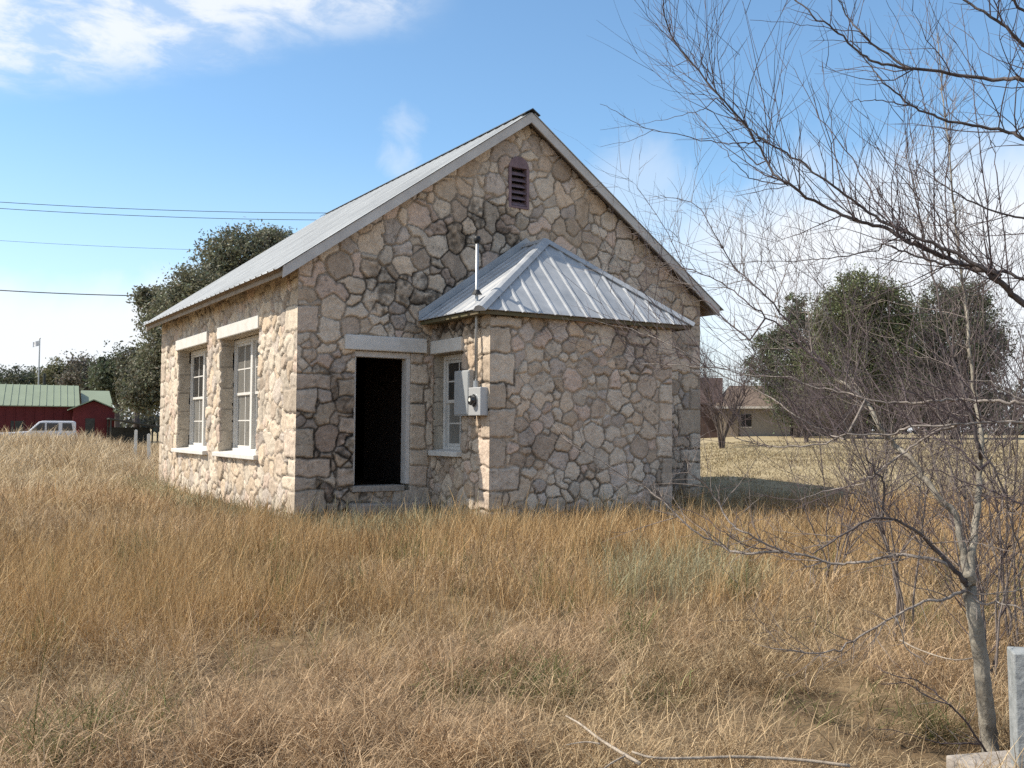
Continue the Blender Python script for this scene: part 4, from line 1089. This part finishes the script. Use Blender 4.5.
# tree A: the leaning sapling with its trunk in the right foreground
rng = np.random.default_rng(5)
ba = on_ground(990, 4.36)
ta = empty('bare_tree', ba, 0, 'bare forked sapling with pale trunk beside the grey post', 'tree', 'leafless trees at the right edge')
trk, trr = limb([(991, 775), (989, 740), (985, 700), (980, 655), (974, 615), (969, 588), (968, 572)], 4.36, 4.40, .055, .036, .012)
trk[0] = np.array([trk[0][0], trk[0][1], ba[2]-.1])
shift(MB().tube(trk, trr, 12), ba).build('trunk', MAT['trunkbark'], ta, 0, True)
A = [
    (limb([(968, 586), (974, 540), (978, 500), (979, 470), (982, 440), (975, 395), (970, 350), (966, 310), (960, 265), (955, 215), (950, 160), (942, 90), (937, 33)], 4.40, 5.3, .026, .003), 'trunkbark'),
    (limb([(980, 450), (965, 395), (952, 350), (938, 300), (925, 240), (915, 190), (905, 150)], 4.5, 5.2, .013, .003), 'bark'),
    (limb([(968, 586), (963, 548), (955, 515), (940, 500), (925, 480), (912, 460), (895, 445), (880, 428), (868, 405), (852, 390), (835, 378)], 4.40, 4.9, .024, .012), 'trunkbark'),
    (limb([(835, 378), (795, 330), (760, 290), (735, 268), (715, 235), (697, 206), (660, 195)], 4.9, 5.4, .0085, .002), 'twig'),
    (limb([(835, 378), (781, 327), (750, 305), (722, 283), (692, 270), (668, 263)], 4.9, 5.2, .008, .002), 'twig'),
    (limb([(750, 340), (715, 310), (690, 280), (668, 233), (637, 188)], 5.0, 5.4, .006, .0018), 'twig'),
    (limb([(965, 582), (959, 575), (933, 546), (915, 531), (882, 517), (846, 533), (813, 554)], 4.40, 4.2, .018, .004), 'bark'),
    (limb([(882, 517), (883, 484), (876, 473), (865, 455)], 4.30, 4.2, .009, .003), 'bark'),
    (limb([(955, 572), (942, 562), (906, 555), (893, 556), (862, 562), (838, 563), (800, 555), (783, 552), (748, 534), (730, 522), (715, 497), (702, 482), (689, 472), (687, 455)], 4.40, 4.5, .013, .003), 'litbark'),
    (limb([(783, 552), (737, 553), (715, 542), (693, 530), (656, 496), (640, 485), (571, 444)], 4.48, 4.9, .009, .0035), 'litbark'),
    (limb([(781, 553), (745, 545), (720, 530), (700, 515), (660, 500)], 4.48, 4.7, .005, .0015), 'twig'),
    (limb([(966, 590), (940, 600), (925, 601), (894, 617), (852, 641), (833, 652), (800, 652), (770, 648)], 4.40, 4.1, .011, .003), 'litbark'),
    (limb([(897, 619), (907, 648), (929, 665)], 4.25, 4.2, .005, .002), 'litbark'),
    (limb([(970, 592), (985, 595), (1024, 588), (1060, 570)], 4.40, 4.2, .006, .002), 'litbark'),
    (limb([(972, 596), (985, 604), (1000, 603), (1040, 615)], 4.40, 4.1, .009, .003), 'litbark'),
    (limb([(986, 752), (957, 711), (931, 698), (905, 684), (881, 684)], 4.36, 4.3, .007, .002), 'twig'),
    (limb([(951, 707), (922, 683), (894, 676), (876, 665)], 4.33, 4.4, .005, .0015), 'twig'),
    (limb([(975, 744), (940, 743), (905, 733), (870, 728)], 4.36, 4.25, .005, .0015), 'twig'),
    (limb([(980, 450), (1000, 480), (1010, 520), (1024, 560)], 4.5, 4.4, .008, .004), 'bark'),
    (limb([(979, 470), (960, 450), (935, 437), (915, 420), (900, 395)], 4.45, 4.8, .008, .003), 'twig'),
]
snap(trk, A)
for (pts, rad), mt in A:
    shift(MB().tube(pts, rad, 7, cap=False), ba).build('limb', MAT[mt], ta, 0, True)
tw = MB(); clothe(tw, [a[0] for a in A if a[0][1][0] > .0055], rng, 12, (.12, .45), .1, .15, .0028)
clothe(tw, [A[0][0], A[1][0], A[2][0], A[3][0], A[4][0], A[5][0]], rng, 8, (.25, .7), .3, .35, .0028)
clothe(tw, [a[0] for a in A], rng, 26, (.04, .16), .05, .3, .0020, 0)
shift(tw, ba).build('twigs', MAT['twiglit'], ta)

LS = .64
# tree B: trunk just outside the right edge, limbs reach across the sky
bb = on_ground(1210, 4.0)
tb = empty('bare_tree', bb, 0, 'bare tree whose long dark limbs enter from the right across the sky', 'tree', 'leafless trees at the right edge')
trk, trr = limb([(1215, 800), (1197, 620), (1172, 480), (1150, 370), (1142, 260), (1146, 150), (1156, 40), (1172, -90), (1180, -240)], 4.0, 4.15, .115, .012)
trk[0] = np.array([trk[0][0], trk[0][1], bb[2]-.1])
shift(MB().tube(trk, trr, 12), bb).build('trunk', MAT['bark'], tb, 0, True)
B = [
    (limb([(1112, 350), (1060, 330), (1024, 304), (1006, 288), (988, 275), (960, 263), (933, 252), (906, 240), (884, 228), (855, 220), (822, 205), (788, 184), (772, 171), (757, 140), (716, 91), (674, 41), (662, 0), (655, -40)], 4.1, 4.5, .029, .003), 'bark'),
    (limb([(1000, 275), (964, 258), (925, 240), (888, 224), (857, 203), (826, 181), (792, 157), (764, 140), (737, 118), (722, 100), (700, 60)], 4.1, 4.6, .016, .003), 'bark'),
    (limb([(1115, 320), (1060, 292), (1024, 279), (992, 269), (964, 265), (935, 262), (905, 252), (885, 243), (875, 251), (829, 258), (800, 260), (745, 263)], 4.1, 4.3, .016, .002), 'bark'),
    (limb([(761, 140), (733, 144), (711, 141), (653, 130), (627, 118), (600, 104)], 4.5, 4.6, .006, .0015), 'twig'),
    (limb([(653, 130), (630, 140), (600, 147)], 4.55, 4.6, .0025, .001), 'twig'),
    (limb([(716, 98), (700, 110), (670, 118), (649, 122), (600, 130)], 4.5, 4.6, .004, .001), 'twig'),
    (limb([(788, 186), (760, 191), (735, 196)], 4.45, 4.4, .004, .0015), 'twig'),
    (limb([(788, 184), (755, 180), (733, 160), (715, 140), (693, 118)], 4.45, 4.55, .005, .0015), 'twig'),
    (limb([(757, 165), (735, 140), (712, 112), (690, 90), (660, 60)], 4.45, 4.6, .005, .0015), 'twig'),
    (limb([(1130, 160), (1080, 95), (1023, 80), (999, 80), (959, 75), (915, 69), (882, 64), (862, 55), (838, 33), (813, 15), (785, -8), (760, -30)], 4.1, 4.2, .020, .003), 'bark'),
    (limb([(910, 68), (875, 46), (862, 33), (849, 18), (838, 0), (830, -30)], 4.15, 4.25, .009, .003), 'bark'),
    (limb([(862, 33), (831, 29), (800, 24), (750, 20)], 4.2, 4.25, .004, .0015), 'twig'),
    (limb([(1115, 230), (1070, 160), (1023, 138), (999, 130), (955, 122), (933, 115), (911, 106), (884, 82), (871, 66), (850, 40)], 4.1, 4.25, .018, .003), 'bark'),
    (limb([(908, 105), (882, 101), (865, 100), (849, 102)], 4.2, 4.25, .005, .002), 'twig'),
    (limb([(1140, 120), (1080, 85), (1023, 44), (997, 21), (963, 0), (930, -30)], 4.1, 4.2, .018, .006), 'bark'),
    (limb([(1145, 60), (1070, 40), (1023, 11), (1012, -8)], 4.1, 4.1, .014, .008), 'bark'),
    (limb([(1115, 280), (1060, 235), (1023, 219), (988, 209), (955, 192), (933, 178), (915, 160)], 4.1, 4.4, .012, .003), 'bark'),
    (limb([(1110, 420), (1060, 408), (1024, 404), (1000, 402), (960, 400), (930, 402), (900, 403), (870, 400), (845, 393), (812, 387), (790, 378), (746, 374), (706, 367), (640, 364)], 4.1, 4.6, .016, .003), 'litbark'),
    (limb([(845, 440), (828, 434), (790, 412), (764, 394), (715, 372), (684, 352), (640, 332), (600, 322)], 4.3, 4.8, .008, .002), 'litbark'),
    (limb([(1130, 440), (1070, 424), (1024, 422), (955, 425), (910, 427), (888, 434), (847, 435), (820, 444), (789, 447), (764, 446), (747, 441), (729, 434)], 4.1, 4.4, .0125, .003), 'litbark'),
    (limb([(955, 426), (933, 433), (910, 448), (880, 470), (862, 483), (830, 490), (800, 500)], 4.2, 4.4, .011, .003), 'litbark'),
    (limb([(1060, 410), (1015, 396), (995, 384), (977, 380), (950, 384)], 4.1, 4.3, .009, .003), 'litbark'),
    (limb([(1150, 520), (1090, 510), (1024, 505), (990, 490), (960, 480), (935, 470), (900, 476)], 4.05, 4.3, .012, .002), 'twig'),
    (limb([(900, 236), (870, 190), (845, 150), (815, 110), (795, 70)], 4.2, 4.7, .007, .002), 'twig'),
    (limb([(855, 219), (838, 170), (830, 120), (822, 60)], 4.3, 4.8, .006, .002), 'twig'),
    (limb([(950, 255), (945, 190), (950, 130), (937, 60), (925, 0)], 4.2, 4.8, .006, .002), 'twig'),
    (limb([(992, 268), (985, 190), (975, 106), (970, 62), (961, 5)], 4.15, 4.6, .006, .002), 'twig'),
    (limb([(1010, 290), (1000, 200), (992, 144), (975, 106)], 4.15, 4.4, .005, .002), 'twig'),
    (limb([(935, 252), (933, 133), (924, 104), (915, 66), (904, 35), (886, 0)], 4.2, 4.5, .005, .0015), 'twig'),
]
snap(trk, B)
for (pts, rad), mt in B:
    shift(MB().tube(pts, rad, 7, cap=False), bb).build('limb', MAT[mt], tb, 0, True)
tw = MB(); clothe(tw, [a[0] for a in B if a[0][1][0] > .0045], rng, 8, (.15, .6), .15, .35, .003)
clothe(tw, [B[0][0], B[1][0], B[2][0], B[17][0], B[19][0]], rng, 10, (.25, .95), .22, .8, .0030, 1)
clothe(tw, [a[0] for a in B], rng, 15, (.04, .18), .08, .5, .0020, 0)
shift(tw, bb).build('twigs', MAT['twig'], tb)

# procedural bare shrubs and trees further off
def bare_shrub(name, u, depth, height, spread, stems, seed, label, cat, group, r0=.02, dens=9, mt='twig', lr=(.3, .9), lean=(0, 0), rmin=.0016, lev=1):
    rng = np.random.default_rng(seed); b0 = on_ground(u, depth)
    t = empty(name, b0, 0, label, cat, group); L = []; st = MB()
    for k in range(stems):
        a = rng.uniform(0, 2*math.pi); h = height*rng.uniform(.65, 1.05); s = spread*rng.uniform(.3, 1.0)
        off = np.array([math.cos(a)*s+lean[0]*RH[0]*h, math.sin(a)*s+lean[0]*RH[1]*h, h])
        pts = [np.array([rng.normal()*.06, rng.normal()*.06, -.1])]
        for i in range(1, 9):
            q = i/8; pts.append(np.array([off[0]*q**1.25, off[1]*q**1.25, off[2]*q])+rng.normal(size=3)*.03*height*.25)
        rad = [max(r0*(1-.86*i/8), rmin) for i in range(9)]
        st.tube(pts, rad, 6, cap=False); L.append((pts, rad))
        for j in range(4):
            i = rng.integers(2, 7); tdir = pts[i+1]-pts[i]; tdir /= np.linalg.norm(tdir)
            q = np.cross(tdir, rng.normal(size=3)); q /= np.linalg.norm(q); d = tdir*.7+q*.7; pp = [pts[i]]
            ll = height*rng.uniform(.2, .4)
            for _ in range(6):
                d = d+rng.normal(size=3)*.12+UPV*.10; d /= np.linalg.norm(d); pp.append(pp[-1]+d*ll/6)
            rr = [max(rad[i]*.6*(1-.8*z/6), rmin) for z in range(7)]
            st.tube(pp, rr, 5, cap=False); L.append((pp, rr))
    st.build('stems', MAT[mt], t, 0, True)
    tw = MB(); clothe(tw, L, rng, dens, lr, .15, .4, max(.0034, rmin*1.1), lev)
    tw.build('twigs', MAT['twig'], t)
    return t
sg = 'bare shrubs standing in the grass at the right'
bare_shrub('bare_shrub', 905, 6.6, 3.0, .95, 5, 61, 'tall leafless shrub of many upright shoots behind the pale sapling', 'shrub', sg, .0085, 9, 'twiglit', (.25, .8), (-.08, 0))
bare_shrub('bare_shrub', 1010, 6.4, 2.6, .8, 5, 62, 'leafless shrub behind the sapling at the right edge of the view', 'shrub', sg, .008, 8, 'twiglit', (.25, .7))
bare_shrub('bare_shrub', 830, 9.0, 2.0, 1.1, 6, 63, 'low spreading leafless shrub in the grass in front of the round cedar', 'shrub', sg, .008, 7, 'twiglit', (.25, .8), (0, 0), .0016)
bare_shrub('bare_shrub', 985, 5.5, 2.3, .7, 8, 64, 'slender leafless shrub right behind the sapling trunk', 'shrub', sg, .007, 8, 'twiglit', (.2, .6))
mg_ = 'bare brown trees beside the brick house'
for k, (u, dp, hh, sp, lab) in enumerate([(722, 46, 4.6, 3.0, 'brown leafless tree close behind the stone house right corner'),
                                          (806, 56, 3.0, 2.4, 'brown leafless tree at the far end of the brick house'),
                                          (835, 60, 3.2, 3.2, 'wide leafless tree before the round cedar'),
                                          (925, 56, 3.2, 3.2, 'wide leafless tree before the dark cedar')]):
    bare_shrub('leafless_tree', u, dp, hh, sp, 8, 70+k, lab, 'tree', mg_, .05, 4.5, 'darkbark', (.8, 1.9), (0, 0), .012, 1)

# ------------------------------------------------------------------ grey post, slab and fallen sticks in the near grass
gp_ = on_ground(1034, 4.0)
zt_ = px_h(648, 1015, 4.0)-gp_[2]
o = MB().box(-.095, .095, -.07, .07, -.2, zt_).build('grey_post', MAT['post'], None, .006); o.location = tuple(gp_); o.rotation_euler = (0, math.radians(-1), RZ+math.radians(-16))
tag(o, 'square blue grey post cut off by the right edge of the view', 'post')
sp_ = on_ground(1005, 4.15)
o = MB().box(-.24, .30, -.10, .10, -.05, .05).build('concrete_slab', MAT['slab'], None, .01); o.location = (sp_[0], sp_[1], sp_[2]+.06); o.rotation_euler = (0, 0, RZ+math.radians(14))
tag(o, 'pale flat slab lying at the foot of the sapling and post', 'slab')
def stick(pxs, r0, r1, lab, twigs=(), lift=.20):
    def g(u, v):
        d = 4.3
        for _ in range(25):
            p = at(u, v, d); gz = float(ground_z(p[0], p[1]))+lift; d *= (CAM[2]-gz)/max(CAM[2]-p[2], .05)
            d = min(max(d, 2), 20)
        return at(u, v, d)
    P = smooth_path([g(*q) for q in pxs], 4); n = len(P)
    m = MB().tube(P, [r0+(r1-r0)*i/(n-1) for i in range(n)], 6)
    for t in twigs:
        Q = smooth_path([g(*q) for q in t], 4); m.tube(Q, [r1*1.2*(1-.6*i/(len(Q)-1)) for i in range(len(Q))], 5)
    o = m.build('fallen_branch', MAT['deadwood'], None, 0, True); tag(o, lab, 'branch', 'fallen branches in the near grass')
stick([(850, 766), (800, 760), (740, 757), (700, 758), (655, 758), (632, 752)], (.0065), .0045, 'long straight bleached branch lying flat along the bottom of the view')
stick([(640, 764), (620, 752), (598, 738), (580, 724), (566, 716)], (.0075), .0035, 'short forked pale branch at the end of the long straight one', [[(600, 744), (585, 742), (566, 745)], [(625, 756), (610, 764), (600, 772)]])
stick([(900, 640), (920, 650), (955, 660), (985, 655)], .005, .003, 'thin pale twig across the foot of the sapling', [], .25)
